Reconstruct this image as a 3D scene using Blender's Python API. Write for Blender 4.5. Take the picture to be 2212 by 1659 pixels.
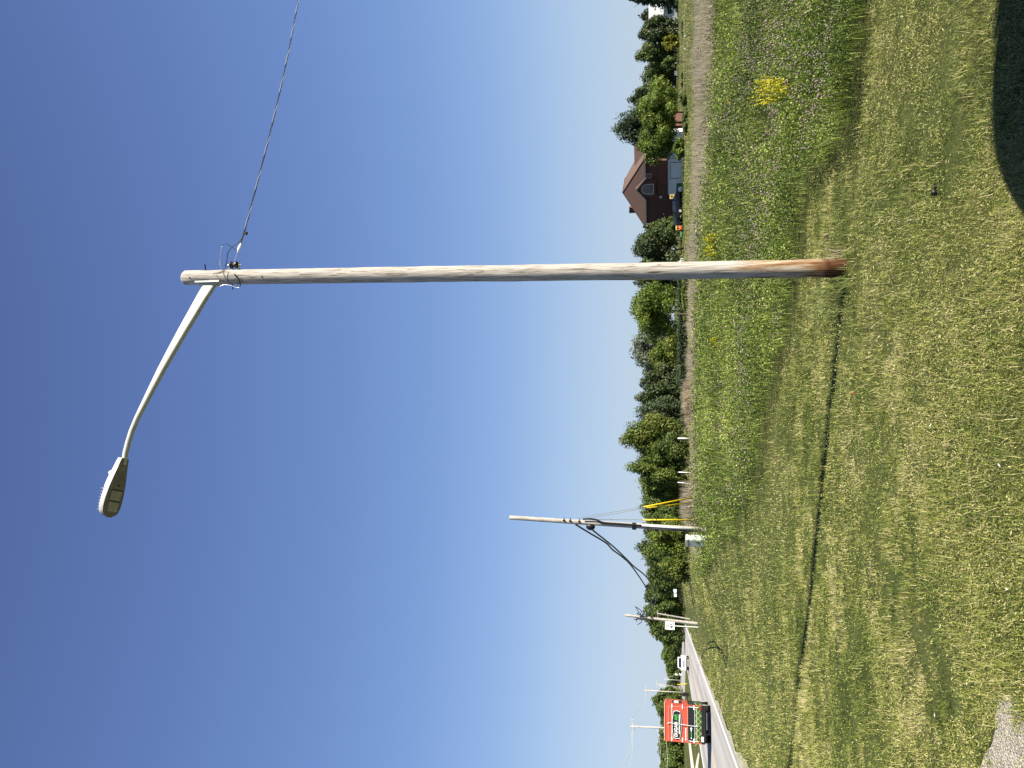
import bpy, bmesh, math, random
import numpy as np
from mathutils import Vector, Matrix

# ------------------------------------------------------------------ camera, world, sun
S = bpy.context.scene
for o in list(bpy.data.objects): bpy.data.objects.remove(o)
COL = S.collection
R = math.radians
CAMH = 2.3; TH = R(12.0); F = 1661.0
cam_d = bpy.data.cameras.new("camera"); cam = bpy.data.objects.new("camera", cam_d); COL.objects.link(cam)
cam_d.sensor_width = 36; cam_d.sensor_fit = 'HORIZONTAL'; cam_d.lens = 36 * F / 2212.0
cam_d.clip_start = 0.05; cam_d.clip_end = 9000
ct, st = math.cos(TH), math.sin(TH)
# the phone was held sideways: picture-right is down in the world, picture-up is the world's right
cam.matrix_world = Matrix(((0, 1, 0, 0), (st, 0, -ct, 0), (-ct, 0, -st, CAMH), (0, 0, 0, 1)))
S.camera = cam
SUN_EL = R(38.5); LX, LY = -0.87, 0.49            # light travels towards (LX, LY)
W = bpy.data.worlds.new("World"); S.world = W; W.use_nodes = True
nt = W.node_tree; bg = nt.nodes['Background']
sky = nt.nodes.new('ShaderNodeTexSky'); sky.sky_type = 'NISHITA'; sky.sun_disc = False
sky.sun_elevation = SUN_EL; sky.sun_rotation = math.atan2(-LX, -LY)
sky.altitude = 0; sky.air_density = 1.0; sky.dust_density = 0.35; sky.ozone_density = 1.6
# the air of that morning: bluer than the model's default, by height above the horizon
_g = nt.nodes.new('ShaderNodeTexCoord'); _sx = nt.nodes.new('ShaderNodeSeparateXYZ'); nt.links.new(_g.outputs['Generated'], _sx.inputs[0])
_r = nt.nodes.new('ShaderNodeValToRGB'); nt.links.new(_sx.outputs[2], _r.inputs[0]); _e = _r.color_ramp.elements
for _i, (_p, _c) in enumerate(((0.0, (.60, .64, .92)), (.045, (.62, .67, .84)), (.12, (.76, .76, .86)), (.26, (.70, .76, .97)), (.5, (.60, .70, .95)), (.75, (.56, .62, .90)))):
    if _i >= len(_e): _e.new(_p)
    _e[_i].position = _p; _e[_i].color = _c + (1,)
_m = nt.nodes.new('ShaderNodeMix'); _m.data_type = 'RGBA'; _m.blend_type = 'MULTIPLY'; _m.inputs[0].default_value = 1
nt.links.new(sky.outputs[0], _m.inputs[6]); nt.links.new(_r.outputs[0], _m.inputs[7])
_r2 = nt.nodes.new('ShaderNodeValToRGB'); nt.links.new(_sx.outputs[2], _r2.inputs[0]); _e = _r2.color_ramp.elements
def _sl(v): v /= 255.; return v / 12.92 if v <= .04045 else ((v + .055) / 1.055) ** 2.4
for _i, (_p, _c) in enumerate(((0.0, (196, 212, 229)), (.07, (188, 208, 231)), (.146, (168, 197, 232)), (.22, (146, 178, 226)), (.30, (129, 163, 217)), (.405, (115, 147, 206)), (.56, (101, 128, 187)), (.72, (85, 109, 164)), (1., (70, 92, 146)))):
    if _i >= len(_e) - 0: _e.new(_p)
    _e[_i].position = _p; _e[_i].color = tuple(_sl(v) for v in _c) + (1,)
_s2 = nt.nodes.new('ShaderNodeVectorMath'); _s2.operation = 'SCALE'; _s2.inputs[3].default_value = 1 / (.062 * 2 ** 1.35)
nt.links.new(_r2.outputs[0], _s2.inputs[0])
_m2 = nt.nodes.new('ShaderNodeMix'); _m2.data_type = 'RGBA'; _m2.inputs[0].default_value = .78
nt.links.new(_m.outputs[2], _m2.inputs[6]); nt.links.new(_s2.outputs[0], _m2.inputs[7])
nt.links.new(_m2.outputs[2], bg.inputs[0]); bg.inputs[1].default_value = 0.062
sd = bpy.data.lights.new("sun", 'SUN'); sun = bpy.data.objects.new("sun", sd); COL.objects.link(sun)
sd.energy = 5.0; sd.angle = R(0.45); sd.color = (1.0, 0.93, 0.80)
ldir = Vector((LX, LY, -math.tan(SUN_EL))).normalized()
sun.rotation_euler = ldir.to_track_quat('-Z', 'Y').to_euler(); sun.location = (20, -20, 40)
S.view_settings.view_transform = 'Standard'; S.view_settings.look = 'None'
S.view_settings.exposure = 1.35; S.view_settings.gamma = 1.0
S.render.engine = 'CYCLES'

rng = np.random.default_rng(11); random.seed(5)

# ------------------------------------------------------------------ geometry of the place
def road_x(Y): return -6.3 - 0.272 * Y            # right-hand edge line of the road
def sstep(a, b, x):
    t = np.clip((np.asarray(x, float) - a) / (b - a), 0, 1); return t * t * (3 - 2 * t)
def H(X, Y):                                      # ground height
    X = np.asarray(X, float); Y = np.asarray(Y, float)
    e = X - road_x(Y)
    prof = np.interp(Y, [18, 35, 60, 90, 125, 230, 420, 3000], [0, .92, 1.08, 1.15, 1.25, 2.5, 2.9, 3.0])
    near = np.interp(Y, [0, 60, 90, 125, 3000], [1.2, 1.08, 1.0, .9, .9])
    near = np.minimum(near, prof)
    swale = .30 * sstep(20, 34, Y) * sstep(75, 50, Y) * np.exp(-((e - 4.2) / 2.1) ** 2)
    return -swale + near * sstep(3, 9.5, e) + (prof - near) * sstep(25, 70, e)
def ray(x, y):
    r = (829.5 - y) / F; d = (x - 1106.0) / F
    return Vector((r, ct + d * st, st - d * ct))
def atY(x, y, Y):
    v = ray(x, y); t = Y / v.y
    return Vector((v.x * t, Y, CAMH + v.z * t))
def gp(x, y, dz=0.0):                             # ground point seen at a pixel of the 2212x1659 view
    v = ray(x, y); z = dz
    for _ in range(40):
        t = (z - CAMH) / v.z; P = v * t
        z2 = float(H(P.x, P.y)) + dz
        z = z * .5 + z2 * .5
    return Vector((P.x, P.y, z))
def onplane(x, y, P0, n):
    v = ray(x, y); c = Vector((0, 0, CAMH)); t = (P0 - c).dot(n) / v.dot(n)
    return c + v * t
def depth(P): return P.y * ct + (P.z - CAMH) * st

def vnoise(X, Y, s, seed=0):                      # value noise, vectorised
    X = np.asarray(X) / s + 1000; Y = np.asarray(Y) / s + 1000
    xi = np.floor(X).astype(np.int64); yi = np.floor(Y).astype(np.int64)
    fx = X - xi; fy = Y - yi; fx = fx * fx * (3 - 2 * fx); fy = fy * fy * (3 - 2 * fy)
    def h(a, b):
        n = (a * 374761393 + b * 668265263 + seed * 974711) & 0xffffffff
        n = ((n ^ (n >> 13)) * 1274126177) & 0xffffffff
        return ((n ^ (n >> 16)) & 0xffff) / 65535.0
    return (h(xi, yi) * (1 - fx) + h(xi + 1, yi) * fx) * (1 - fy) + (h(xi, yi + 1) * (1 - fx) + h(xi + 1, yi + 1) * fx) * fy

# ------------------------------------------------------------------ materials
def lin(c):
    return tuple(((v / 255.) / 12.92 if v / 255. <= .04045 else ((v / 255. + .055) / 1.055) ** 2.4) for v in c) + (1,)
K = .68                                           # real-world albedos for this exposure
def kc(c): return tuple(v * K for v in c[:3]) + (1,)
def new_mat(name):
    m = bpy.data.materials.new(name); m.use_nodes = True
    return m, m.node_tree, m.node_tree.nodes['Principled BSDF']
def nd(t, typ, **k):
    n = t.nodes.new(typ)
    for a, b in k.items(): setattr(n, a, b)
    return n
def ramp(t, stops):
    r = t.nodes.new('ShaderNodeValToRGB'); e = r.color_ramp.elements
    while len(e) < len(stops): e.new(0.5)
    for i, (p, c) in enumerate(stops): e[i].position = p; e[i].color = c
    return r
def plain(name, c, rough=.6, metal=0., var=.12, scale=3., bump=0., spec=.4, srgb=True):
    m, t, b = new_mat(name); base = lin(c) if srgb else tuple(c) + (1,)
    if min(base[:3]) < .6: base = kc(base)
    n = nd(t, 'ShaderNodeTexNoise'); n.inputs['Scale'].default_value = scale; n.inputs['Detail'].default_value = 6
    tc = nd(t, 'ShaderNodeTexCoord'); t.links.new(tc.outputs['Object'], n.inputs['Vector'])
    r = ramp(t, [(.3, tuple(v * (1 - var) for v in base[:3]) + (1,)), (.7, tuple(min(1, v * (1 + var)) for v in base[:3]) + (1,))])
    t.links.new(n.outputs[0], r.inputs[0]); t.links.new(r.outputs[0], b.inputs['Base Color'])
    b.inputs['Roughness'].default_value = rough; b.inputs['Metallic'].default_value = metal
    b.inputs['Specular IOR Level'].default_value = spec
    if bump:
        bp = nd(t, 'ShaderNodeBump'); bp.inputs['Strength'].default_value = bump; bp.inputs['Distance'].default_value = .02
        t.links.new(n.outputs[0], bp.inputs['Height']); t.links.new(bp.outputs[0], b.inputs['Normal'])
    return m
def leafmat(name, stops, trans=.35, rough=.55, spec=.25):   # stops: list of linear colours, picked by the attribute tint
    m, t, b = new_mat(name)
    a = nd(t, 'ShaderNodeAttribute'); a.attribute_name = 'tint'
    r = ramp(t, [(i / (len(stops) - 1), kc(c)) for i, c in enumerate(stops)])
    t.links.new(a.outputs['Fac'], r.inputs[0]); t.links.new(r.outputs[0], b.inputs['Base Color'])
    b.inputs['Roughness'].default_value = rough; b.inputs['Specular IOR Level'].default_value = spec
    tr = nd(t, 'ShaderNodeBsdfTranslucent'); t.links.new(r.outputs[0], tr.inputs[0])
    mx = nd(t, 'ShaderNodeMixShader'); mx.inputs[0].default_value = trans
    t.links.new(b.outputs[0], mx.inputs[1]); t.links.new(tr.outputs[0], mx.inputs[2])
    t.links.new(mx.outputs[0], t.nodes['Material Output'].inputs[0])
    return m

def ground_mat():
    m, t, b = new_mat('grass_ground')
    geo = nd(t, 'ShaderNodeNewGeometry')
    def noise(sc, det=8, rough=.6, stretch=None):
        n = nd(t, 'ShaderNodeTexNoise'); n.inputs['Scale'].default_value = sc; n.inputs['Detail'].default_value = det
        n.inputs['Roughness'].default_value = rough
        if stretch:
            mp = nd(t, 'ShaderNodeMapping'); mp.inputs['Scale'].default_value = stretch
            t.links.new(geo.outputs['Position'], mp.inputs[0]); t.links.new(mp.outputs[0], n.inputs['Vector'])
        else: t.links.new(geo.outputs['Position'], n.inputs['Vector'])
        return n
    big = noise(.09, 4); mid = noise(.8, 6); fine = noise(14, 6, .75)
    r1 = ramp(t, [(.35, kc((.055, .085, .018))), (.5, kc((.10, .125, .030))), (.65, kc((.15, .145, .05)))])
    r2 = ramp(t, [(.35, kc((.05, .075, .018))), (.65, kc((.14, .135, .048)))])
    mixf = nd(t, 'ShaderNodeMix', data_type='RGBA'); mixf.inputs[0].default_value = .5
    t.links.new(big.outputs[0], r1.inputs[0]); t.links.new(mid.outputs[0], r2.inputs[0])
    t.links.new(r1.outputs[0], mixf.inputs[6]); t.links.new(r2.outputs[0], mixf.inputs[7])
    r3 = ramp(t, [(.3, (.45, .45, .45, 1)), (.7, (1.35, 1.35, 1.35, 1))]); t.links.new(fine.outputs[0], r3.inputs[0])
    mul = nd(t, 'ShaderNodeMix', data_type='RGBA', blend_type='MULTIPLY'); mul.inputs[0].default_value = .8
    t.links.new(mixf.outputs[2], mul.inputs[6]); t.links.new(r3.outputs[0], mul.inputs[7])
    t.links.new(mul.outputs[2], b.inputs['Base Color']); b.inputs['Roughness'].default_value = .95
    b.inputs['Specular IOR Level'].default_value = .1
    bp = nd(t, 'ShaderNodeBump'); bp.inputs['Strength'].default_value = .7; bp.inputs['Distance'].default_value = .05
    t.links.new(fine.outputs[0], bp.inputs['Height']); t.links.new(bp.outputs[0], b.inputs['Normal'])
    return m
def asphalt_mat():
    m, t, b = new_mat('asphalt'); geo = nd(t, 'ShaderNodeNewGeometry')
    # streaks along the driving direction
    mp = nd(t, 'ShaderNodeMapping'); mp.inputs['Rotation'].default_value = (0, 0, -R(15.2))
    mp2 = nd(t, 'ShaderNodeMapping'); mp2.inputs['Scale'].default_value = (1.1, .02, 1)
    t.links.new(geo.outputs['Position'], mp.inputs[0]); t.links.new(mp.outputs[0], mp2.inputs[0])
    n = nd(t, 'ShaderNodeTexNoise'); n.inputs['Scale'].default_value = 1.; n.inputs['Detail'].default_value = 3
    t.links.new(mp2.outputs[0], n.inputs['Vector'])
    r = ramp(t, [(.3, kc((.30, .29, .28))), (.7, kc((.52, .50, .47)))]); t.links.new(n.outputs[0], r.inputs[0])
    n2 = nd(t, 'ShaderNodeTexNoise'); n2.inputs['Scale'].default_value = 40; n2.inputs['Detail'].default_value = 4
    t.links.new(geo.outputs['Position'], n2.inputs['Vector'])
    r2 = ramp(t, [(.3, (.8, .8, .8, 1)), (.7, (1.15, 1.15, 1.15, 1))]); t.links.new(n2.outputs[0], r2.inputs[0])
    mul = nd(t, 'ShaderNodeMix', data_type='RGBA', blend_type='MULTIPLY'); mul.inputs[0].default_value = 1
    t.links.new(r.outputs[0], mul.inputs[6]); t.links.new(r2.outputs[0], mul.inputs[7])
    t.links.new(mul.outputs[2], b.inputs['Base Color']); b.inputs['Roughness'].default_value = .85
    return m
def gravel_mat(name, a=(.42, .38, .32), c=(.68, .63, .55), sc=30):
    m, t, b = new_mat(name); geo = nd(t, 'ShaderNodeNewGeometry')
    v = nd(t, 'ShaderNodeTexVoronoi'); v.inputs['Scale'].default_value = sc; t.links.new(geo.outputs['Position'], v.inputs['Vector'])
    r = ramp(t, [(0, kc(a)), (1, kc(c))]); t.links.new(v.outputs['Color'], r.inputs[0])
    t.links.new(r.outputs[0], b.inputs['Base Color']); b.inputs['Roughness'].default_value = .95
    bp = nd(t, 'ShaderNodeBump'); bp.inputs['Strength'].default_value = .8; bp.inputs['Distance'].default_value = .02
    t.links.new(v.outputs['Distance'], bp.inputs['Height']); bp.invert = True; t.links.new(bp.outputs[0], b.inputs['Normal'])
    return m
def wood_mat(name, stained=False):
    m, t, b = new_mat(name); tc = nd(t, 'ShaderNodeTexCoord')
    mp = nd(t, 'ShaderNodeMapping'); mp.inputs['Scale'].default_value = (36, 36, 2.4); t.links.new(tc.outputs['Object'], mp.inputs[0])
    n = nd(t, 'ShaderNodeTexNoise'); n.inputs['Scale'].default_value = 1; n.inputs['Detail'].default_value = 8; n.inputs['Roughness'].default_value = .65
    t.links.new(mp.outputs[0], n.inputs['Vector'])
    r = ramp(t, [(.28, kc((.19, .165, .14))), (.42, kc((.45, .41, .365))), (.60, kc((.62, .575, .525))), (.8, kc((.70, .64, .57)))])
    t.links.new(n.outputs[0], r.inputs[0]); out = r.outputs[0]
    # fine dark checks
    mpc = nd(t, 'ShaderNodeMapping'); mpc.inputs['Scale'].default_value = (64, 64, 3.0); t.links.new(tc.outputs['Object'], mpc.inputs[0])
    nc = nd(t, 'ShaderNodeTexNoise'); nc.inputs['Scale'].default_value = 1; nc.inputs['Detail'].default_value = 3
    t.links.new(mpc.outputs[0], nc.inputs['Vector'])
    rc = ramp(t, [(.36, (.30, .27, .25, 1)), (.42, (1, 1, 1, 1))]); t.links.new(nc.outputs[0], rc.inputs[0])
    mul = nd(t, 'ShaderNodeMix', data_type='RGBA', blend_type='MULTIPLY'); mul.inputs[0].default_value = .8
    t.links.new(out, mul.inputs[6]); t.links.new(rc.outputs[0], mul.inputs[7]); out = mul.outputs[2]
    # faint knots and cross marks
    mk = nd(t, 'ShaderNodeMapping'); mk.inputs['Scale'].default_value = (5, 5, 3.2); t.links.new(tc.outputs['Object'], mk.inputs[0])
    vk = nd(t, 'ShaderNodeTexVoronoi'); vk.inputs['Scale'].default_value = 1; t.links.new(mk.outputs[0], vk.inputs['Vector'])
    rk = ramp(t, [(.06, (.5, .42, .36, 1)), (.13, (1, 1, 1, 1))]); t.links.new(vk.outputs['Distance'], rk.inputs[0])
    mul2 = nd(t, 'ShaderNodeMix', data_type='RGBA', blend_type='MULTIPLY'); mul2.inputs[0].default_value = .6
    t.links.new(out, mul2.inputs[6]); t.links.new(rk.outputs[0], mul2.inputs[7]); out = mul2.outputs[2]
    if stained:
        sx = nd(t, 'ShaderNodeSeparateXYZ'); t.links.new(tc.outputs['Object'], sx.inputs[0])
        zr = nd(t, 'ShaderNodeMapRange'); zr.inputs['From Min'].default_value = 2.2; zr.inputs['From Max'].default_value = .3
        t.links.new(sx.outputs[2], zr.inputs[0])
        mp3 = nd(t, 'ShaderNodeMapping'); mp3.inputs['Scale'].default_value = (11, 11, 1.3); mp3.inputs['Location'].default_value = (3.1, 0, .4)
        t.links.new(tc.outputs['Object'], mp3.inputs[0])
        n3 = nd(t, 'ShaderNodeTexNoise'); n3.inputs['Scale'].default_value = 1; n3.inputs['Detail'].default_value = 7
        t.links.new(mp3.outputs[0], n3.inputs['Vector'])
        mm = nd(t, 'ShaderNodeMath', operation='MULTIPLY_ADD'); mm.inputs[1].default_value = .30; mm.inputs[2].default_value = -.15
        t.links.new(zr.outputs[0], mm.inputs[0])
        ad = nd(t, 'ShaderNodeMath', operation='ADD'); t.links.new(mm.outputs[0], ad.inputs[0]); t.links.new(n3.outputs[0], ad.inputs[1])
        r3 = ramp(t, [(.46, (1, 1, 1, 1)), (.54, (.98, .86, .70, 1)), (.62, (.74, .49, .29, 1)), (.70, (.36, .20, .11, 1))])
        t.links.new(ad.outputs[0], r3.inputs[0])
        m3 = nd(t, 'ShaderNodeMix', data_type='RGBA', blend_type='MULTIPLY'); m3.inputs[0].default_value = 1
        t.links.new(out, m3.inputs[6]); t.links.new(r3.outputs[0], m3.inputs[7])
        # dark wet-looking band at the foot
        z2 = nd(t, 'ShaderNodeMath', operation='MULTIPLY_ADD'); z2.inputs[1].default_value = .25
        t.links.new(n3.outputs[0], z2.inputs[0]); t.links.new(sx.outputs[2], z2.inputs[2])
        r4 = ramp(t, [(.40, (.30, .19, .12, 1)), (.47, (1, 1, 1, 1))]); t.links.new(z2.outputs[0], r4.inputs[0])
        m4 = nd(t, 'ShaderNodeMix', data_type='RGBA', blend_type='MULTIPLY'); m4.inputs[0].default_value = .85
        t.links.new(m3.outputs[2], m4.inputs[6]); t.links.new(r4.outputs[0], m4.inputs[7]); out = m4.outputs[2]
    t.links.new(out, b.inputs['Base Color']); b.inputs['Roughness'].default_value = .88; b.inputs['Specular IOR Level'].default_value = .15
    bp = nd(t, 'ShaderNodeBump'); bp.inputs['Strength'].default_value = .55; bp.inputs['Distance'].default_value = .012
    t.links.new(n.outputs[0], bp.inputs['Height']); t.links.new(bp.outputs[0], b.inputs['Normal'])
    return m
def glass_mat():
    m, t, b = new_mat('dark_glass'); b.inputs['Base Color'].default_value = (.02, .028, .035, 1)
    b.inputs['Roughness'].default_value = .08; b.inputs['Specular IOR Level'].default_value = .6
    return m

M = {}
M['ground'] = ground_mat(); M['asphalt'] = asphalt_mat()
M['gravel'] = gravel_mat('roadside_gravel', (.26, .25, .17), (.52, .50, .40), 9); M['gravel_near'] = gravel_mat('gravel_patch', (.24, .215, .17), (.62, .56, .46), 60)
M['concrete'] = plain('concrete', (214, 206, 190), .9, var=.08, scale=2)
M['white_line'] = plain('road_paint_white', (235, 232, 222), .7, var=.08, scale=5)
M['yellow_line'] = plain('road_paint_yellow', (222, 190, 130), .7, var=.12, scale=4)
M['pole_main'] = wood_mat('weathered_pole_wood', True); M['pole'] = wood_mat('pale_pole_wood')
M['galv'] = plain('galvanised_steel', (205, 208, 205), .42, .35, .08, 6)
M['arm'] = plain('painted_aluminium_arm', (196, 198, 192), .5, .1, .07, 3, spec=.4)
M['lamp_body'] = plain('lamp_grey_paint', (190, 192, 190), .55, 0, .05, 3)
M['lamp_under'] = plain('lamp_underside', (128, 126, 122), .6, 0, .12, 6)
M['lens'] = plain('lamp_lens', (170, 170, 164), .3, 0, .15, 14)
M['dark_metal'] = plain('dark_steel', (45, 45, 48), .5, .5, .2, 8)
M['black'] = plain('black_plastic', (18, 18, 20), .5, 0, .2, 5)
M['cable_black'] = plain('cable_black', (22, 22, 26), .5, 0, .1, 3)
M['cable_silver'] = plain('bare_aluminium_wire', (205, 208, 212), .35, .6, .05, 3)
M['porcelain'] = plain('insulator', (60, 52, 48), .25, 0, .1, 4)
M['white'] = plain('white_paint', (232, 232, 228), .4, 0, .04, 2)
M['yellow'] = plain('yellow_guard_plastic', (240, 205, 20), .45, 0, .05, 2)
M['cabinet'] = plain('cabinet_pale_green', (200, 212, 196), .5, 0, .06, 3)
M['red'] = plain('red_vinyl', (206, 86, 66), .45, 0, .05, 1)
M['red_light'] = plain('salmon_stripe', (240, 150, 130), .45, 0, .05, 1)
M['truck_black'] = plain('black_vinyl', (26, 30, 32), .4, 0, .1, 1)
M['truck_green'] = plain('green_vinyl', (38, 92, 48), .4, 0, .25, 3)
M['lattice'] = plain('lattice_tan', (214, 190, 110), .5, 0, .1, 2)
M['lime'] = plain('lime_green', (80, 205, 70), .45, 0, .05, 2)
M['rubber'] = plain('rubber', (20, 20, 20), .85, 0, .2, 10)
M['glass'] = glass_mat()
M['red_lens'] = plain('tail_lens', (150, 20, 15), .3, 0, .05, 2)
M['navy'] = plain('navy_car_paint', (14, 20, 34), .25, 0, .05, 2, spec=.6)
M['carwhite'] = plain('white_car_paint', (235, 235, 235), .25, 0, .03, 2, spec=.6)
M['brick'] = plain('dark_red_brick', (104, 70, 60), .85, 0, .12, 1.2)
M['roof'] = plain('brown_shingle', (101, 78, 69), .92, 0, .12, 9)
M['trim'] = plain('cream_trim', (214, 196, 176), .7, 0, .05, 3)
M['siding'] = plain('pale_grey_siding', (205, 212, 218), .7, 0, .04, 2)
M['bark'] = plain('bark', (88, 74, 60), .95, 0, .3, 6, bump=.5)
M['orange'] = plain('orange_plastic', (230, 80, 30), .5)
M['toy_yellow'] = plain('yellow_plastic', (250, 200, 50), .4)
M['toy_green'] = plain('green_plastic', (60, 130, 70), .5)
M['mulch'] = plain('mulch', (60, 48, 40), .95, 0, .3, 6)

# ------------------------------------------------------------------ mesh helpers
class MB:
    def __init__(s): s.v = []; s.f = []; s.m = []
    def add(s, vs, fs, mi=0):
        o = len(s.v); s.v += [tuple(v) for v in vs]; s.f += [tuple(i + o for i in f) for f in fs]; s.m += [mi] * len(fs); return s
    def box(s, c, d, rz=0, mi=0, ry=0, rx=0):
        mt = Matrix.Translation(c) @ Matrix.Rotation(rz, 4, 'Z') @ Matrix.Rotation(ry, 4, 'Y') @ Matrix.Rotation(rx, 4, 'X')
        vs = [mt @ Vector((sx * d[0] / 2, sy * d[1] / 2, sz * d[2] / 2)) for sx in (-1, 1) for sy in (-1, 1) for sz in (-1, 1)]
        return s.add(vs, [(0, 1, 3, 2), (4, 6, 7, 5), (0, 4, 5, 1), (2, 3, 7, 6), (0, 2, 6, 4), (1, 5, 7, 3)], mi)
    def tube(s, pts, rad, n=10, mi=0, cap=True, flat=None):
        pts = [Vector(p) for p in pts]; k = len(pts)
        if not hasattr(rad, '__len__'): rad = [rad] * k
        t0 = (pts[1] - pts[0]).normalized()
        u = t0.cross(Vector((0, 0, 1)));
        if u.length < .05: u = t0.cross(Vector((0, 1, 0)))
        u.normalize(); vs = []; fs = []
        for i, p in enumerate(pts):
            t = (pts[min(i + 1, k - 1)] - pts[max(i - 1, 0)]).normalized()
            u = (u - t * u.dot(t)).normalized(); w = t.cross(u)
            for j in range(n):
                a = 2 * math.pi * j / n
                vs.append(p + (u * math.cos(a) * (flat or 1) + w * math.sin(a)) * rad[i])
        for i in range(k - 1):
            for j in range(n):
                fs.append((i * n + j, i * n + (j + 1) % n, (i + 1) * n + (j + 1) % n, (i + 1) * n + j))
        if cap:
            fs.append(tuple(range(n))[::-1]); fs.append(tuple((k - 1) * n + j for j in range(n)))
        return s.add(vs, fs, mi)
    def prism(s, poly, axis, a, b, mi=0):          # polygon (2D) extruded along axis x/y/z from a to b
        def P(q, h):
            return (h, q[0], q[1]) if axis == 'x' else (q[0], h, q[1]) if axis == 'y' else (q[0], q[1], h)
        n = len(poly); vs = [P(q, a) for q in poly] + [P(q, b) for q in poly]
        fs = [tuple(range(n)), tuple(range(n, 2 * n))[::-1]] + [(i, (i + 1) % n, n + (i + 1) % n, n + i) for i in range(n)]
        return s.add(vs, fs, mi)
    def quad(s, a, b, c, d, mi=0): return s.add([a, b, c, d], [(0, 1, 2, 3)], mi)
    def sphere(s, c, r, nu=12, nv=8, mi=0, sc=(1, 1, 1)):
        vs = [(c[0], c[1], c[2] + r * sc[2])]
        for i in range(1, nv):
            a = math.pi * i / nv
            for j in range(nu):
                b = 2 * math.pi * j / nu
                vs.append((c[0] + r * sc[0] * math.sin(a) * math.cos(b), c[1] + r * sc[1] * math.sin(a) * math.sin(b), c[2] + r * sc[2] * math.cos(a)))
        vs.append((c[0], c[1], c[2] - r * sc[2])); fs = []
        for j in range(nu): fs.append((0, 1 + j, 1 + (j + 1) % nu))
        for i in range(nv - 2):
            for j in range(nu):
                fs.append((1 + i * nu + j, 1 + (i + 1) * nu + j, 1 + (i + 1) * nu + (j + 1) % nu, 1 + i * nu + (j + 1) % nu))
        L = len(vs) - 1
        for j in range(nu): fs.append((L, L - nu + (j + 1) % nu, L - nu + j))
        return s.add(vs, fs, mi)
    def build(s, name, mats, parent=None, smooth=False, bevel=0, loc=None):
        me = bpy.data.meshes.new(name); me.from_pydata(s.v, [], s.f)
        bm = bmesh.new(); bm.from_mesh(me)
        for f, mi in zip(bm.faces, s.m): f.material_index = mi
        bmesh.ops.recalc_face_normals(bm, faces=bm.faces)
        bm.to_mesh(me); bm.free(); me.update()
        if not isinstance(mats, (list, tuple)): mats = [mats]
        for m in mats: me.materials.append(m)
        if smooth: me.polygons.foreach_set('use_smooth', [True] * len(me.polygons))
        o = bpy.data.objects.new(name, me); COL.objects.link(o)
        if parent: o.parent = parent
        if loc is not None: o.location = loc
        if bevel:
            md = o.modifiers.new('bevel', 'BEVEL'); md.width = bevel; md.segments = 2; md.limit_method = 'ANGLE'
        return o
def tag(o, label=None, cat=None, group=None, kind=None):
    if label: o['label'] = label
    if cat: o['category'] = cat
    if group: o['group'] = group
    if kind: o['kind'] = kind
    return o
def thing(name, label, cat, loc=(0, 0, 0), rz=0, group=None):
    o = bpy.data.objects.new(name, None); COL.objects.link(o); o.empty_display_size = .3
    o.location = loc; o.rotation_euler = (0, 0, rz); return tag(o, label, cat, group)
def npmesh(name, V, Fs, mats, tint=None, mi=None, parent=None, k=4, loc=None, smooth=False):
    me = bpy.data.meshes.new(name); V = np.asarray(V, np.float32); Fs = np.asarray(Fs, np.int32)
    me.vertices.add(len(V)); me.vertices.foreach_set('co', V.ravel())
    me.loops.add(Fs.size); me.loops.foreach_set('vertex_index', Fs.ravel())
    me.polygons.add(len(Fs)); me.polygons.foreach_set('loop_start', np.arange(len(Fs), dtype=np.int32) * k)
    me.polygons.foreach_set('loop_total', np.full(len(Fs), k, np.int32))
    if mi is not None: me.polygons.foreach_set('material_index', np.asarray(mi, np.int32))
    me.update(calc_edges=True)
    if smooth: me.polygons.foreach_set('use_smooth', np.ones(len(Fs), bool))
    if tint is not None:
        a = me.attributes.new('tint', 'FLOAT', 'POINT'); a.data.foreach_set('value', np.asarray(tint, np.float32))
    if not isinstance(mats, (list, tuple)): mats = [mats]
    for m in mats: me.materials.append(m)
    o = bpy.data.objects.new(name, me); COL.objects.link(o)
    if parent: o.parent = parent
    if loc is not None: o.location = loc
    return o
def leafquads(P, N, size, asp=.55):
    """diamond leaves at P with normals N"""
    n = len(P); N = N / (np.linalg.norm(N, axis=1, keepdims=True) + 1e-9)
    rnd = rng.normal(size=(n, 3)); U = np.cross(N, rnd); U /= (np.linalg.norm(U, axis=1, keepdims=True) + 1e-9)
    Vv = np.cross(N, U); s = size[:, None] if hasattr(size, '__len__') else size
    V = np.stack([P + U * s, P + Vv * s * asp, P - U * s, P - Vv * s * asp], 1).reshape(-1, 3)
    return V, np.arange(n * 4).reshape(-1, 4)

# ------------------------------------------------------------------ ground, road
def grid_axis(near, far, n):
    t = np.linspace(-1, 1, n); a = np.sign(t) * (np.abs(t) ** 3.2) * far + t * near; return a
xs = grid_axis(60, 1900, 261); ys = np.concatenate([[-300, -60, -20], np.linspace(-8, 60, 120), 60 + (np.linspace(0, 1, 90)[1:] ** 2.4) * 2600])
GX, GY = np.meshgrid(xs, ys); GZ = H(GX, GY)
e = GX - road_x(GY)
GZ = GZ + ((vnoise(GX, GY, 1.7, 3) - .5) * .05 - .012) * sstep(1.5, 4, e) * (GY < 60)
GZ = GZ - .03 * sstep(3.0, .5, np.abs(e + 3.7) - 3.0)
V = np.stack([GX, GY, GZ], -1).reshape(-1, 3); ny, nx = GX.shape
ii = np.arange(nx - 1)[None, :] + np.arange(ny - 1)[:, None] * nx
Fs = np.stack([ii, ii + 1, ii + 1 + nx, ii + nx], -1).reshape(-1, 4)
g = npmesh('ground', V, Fs, M['ground'], smooth=True); tag(g, kind='structure')
_terr = g

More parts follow.
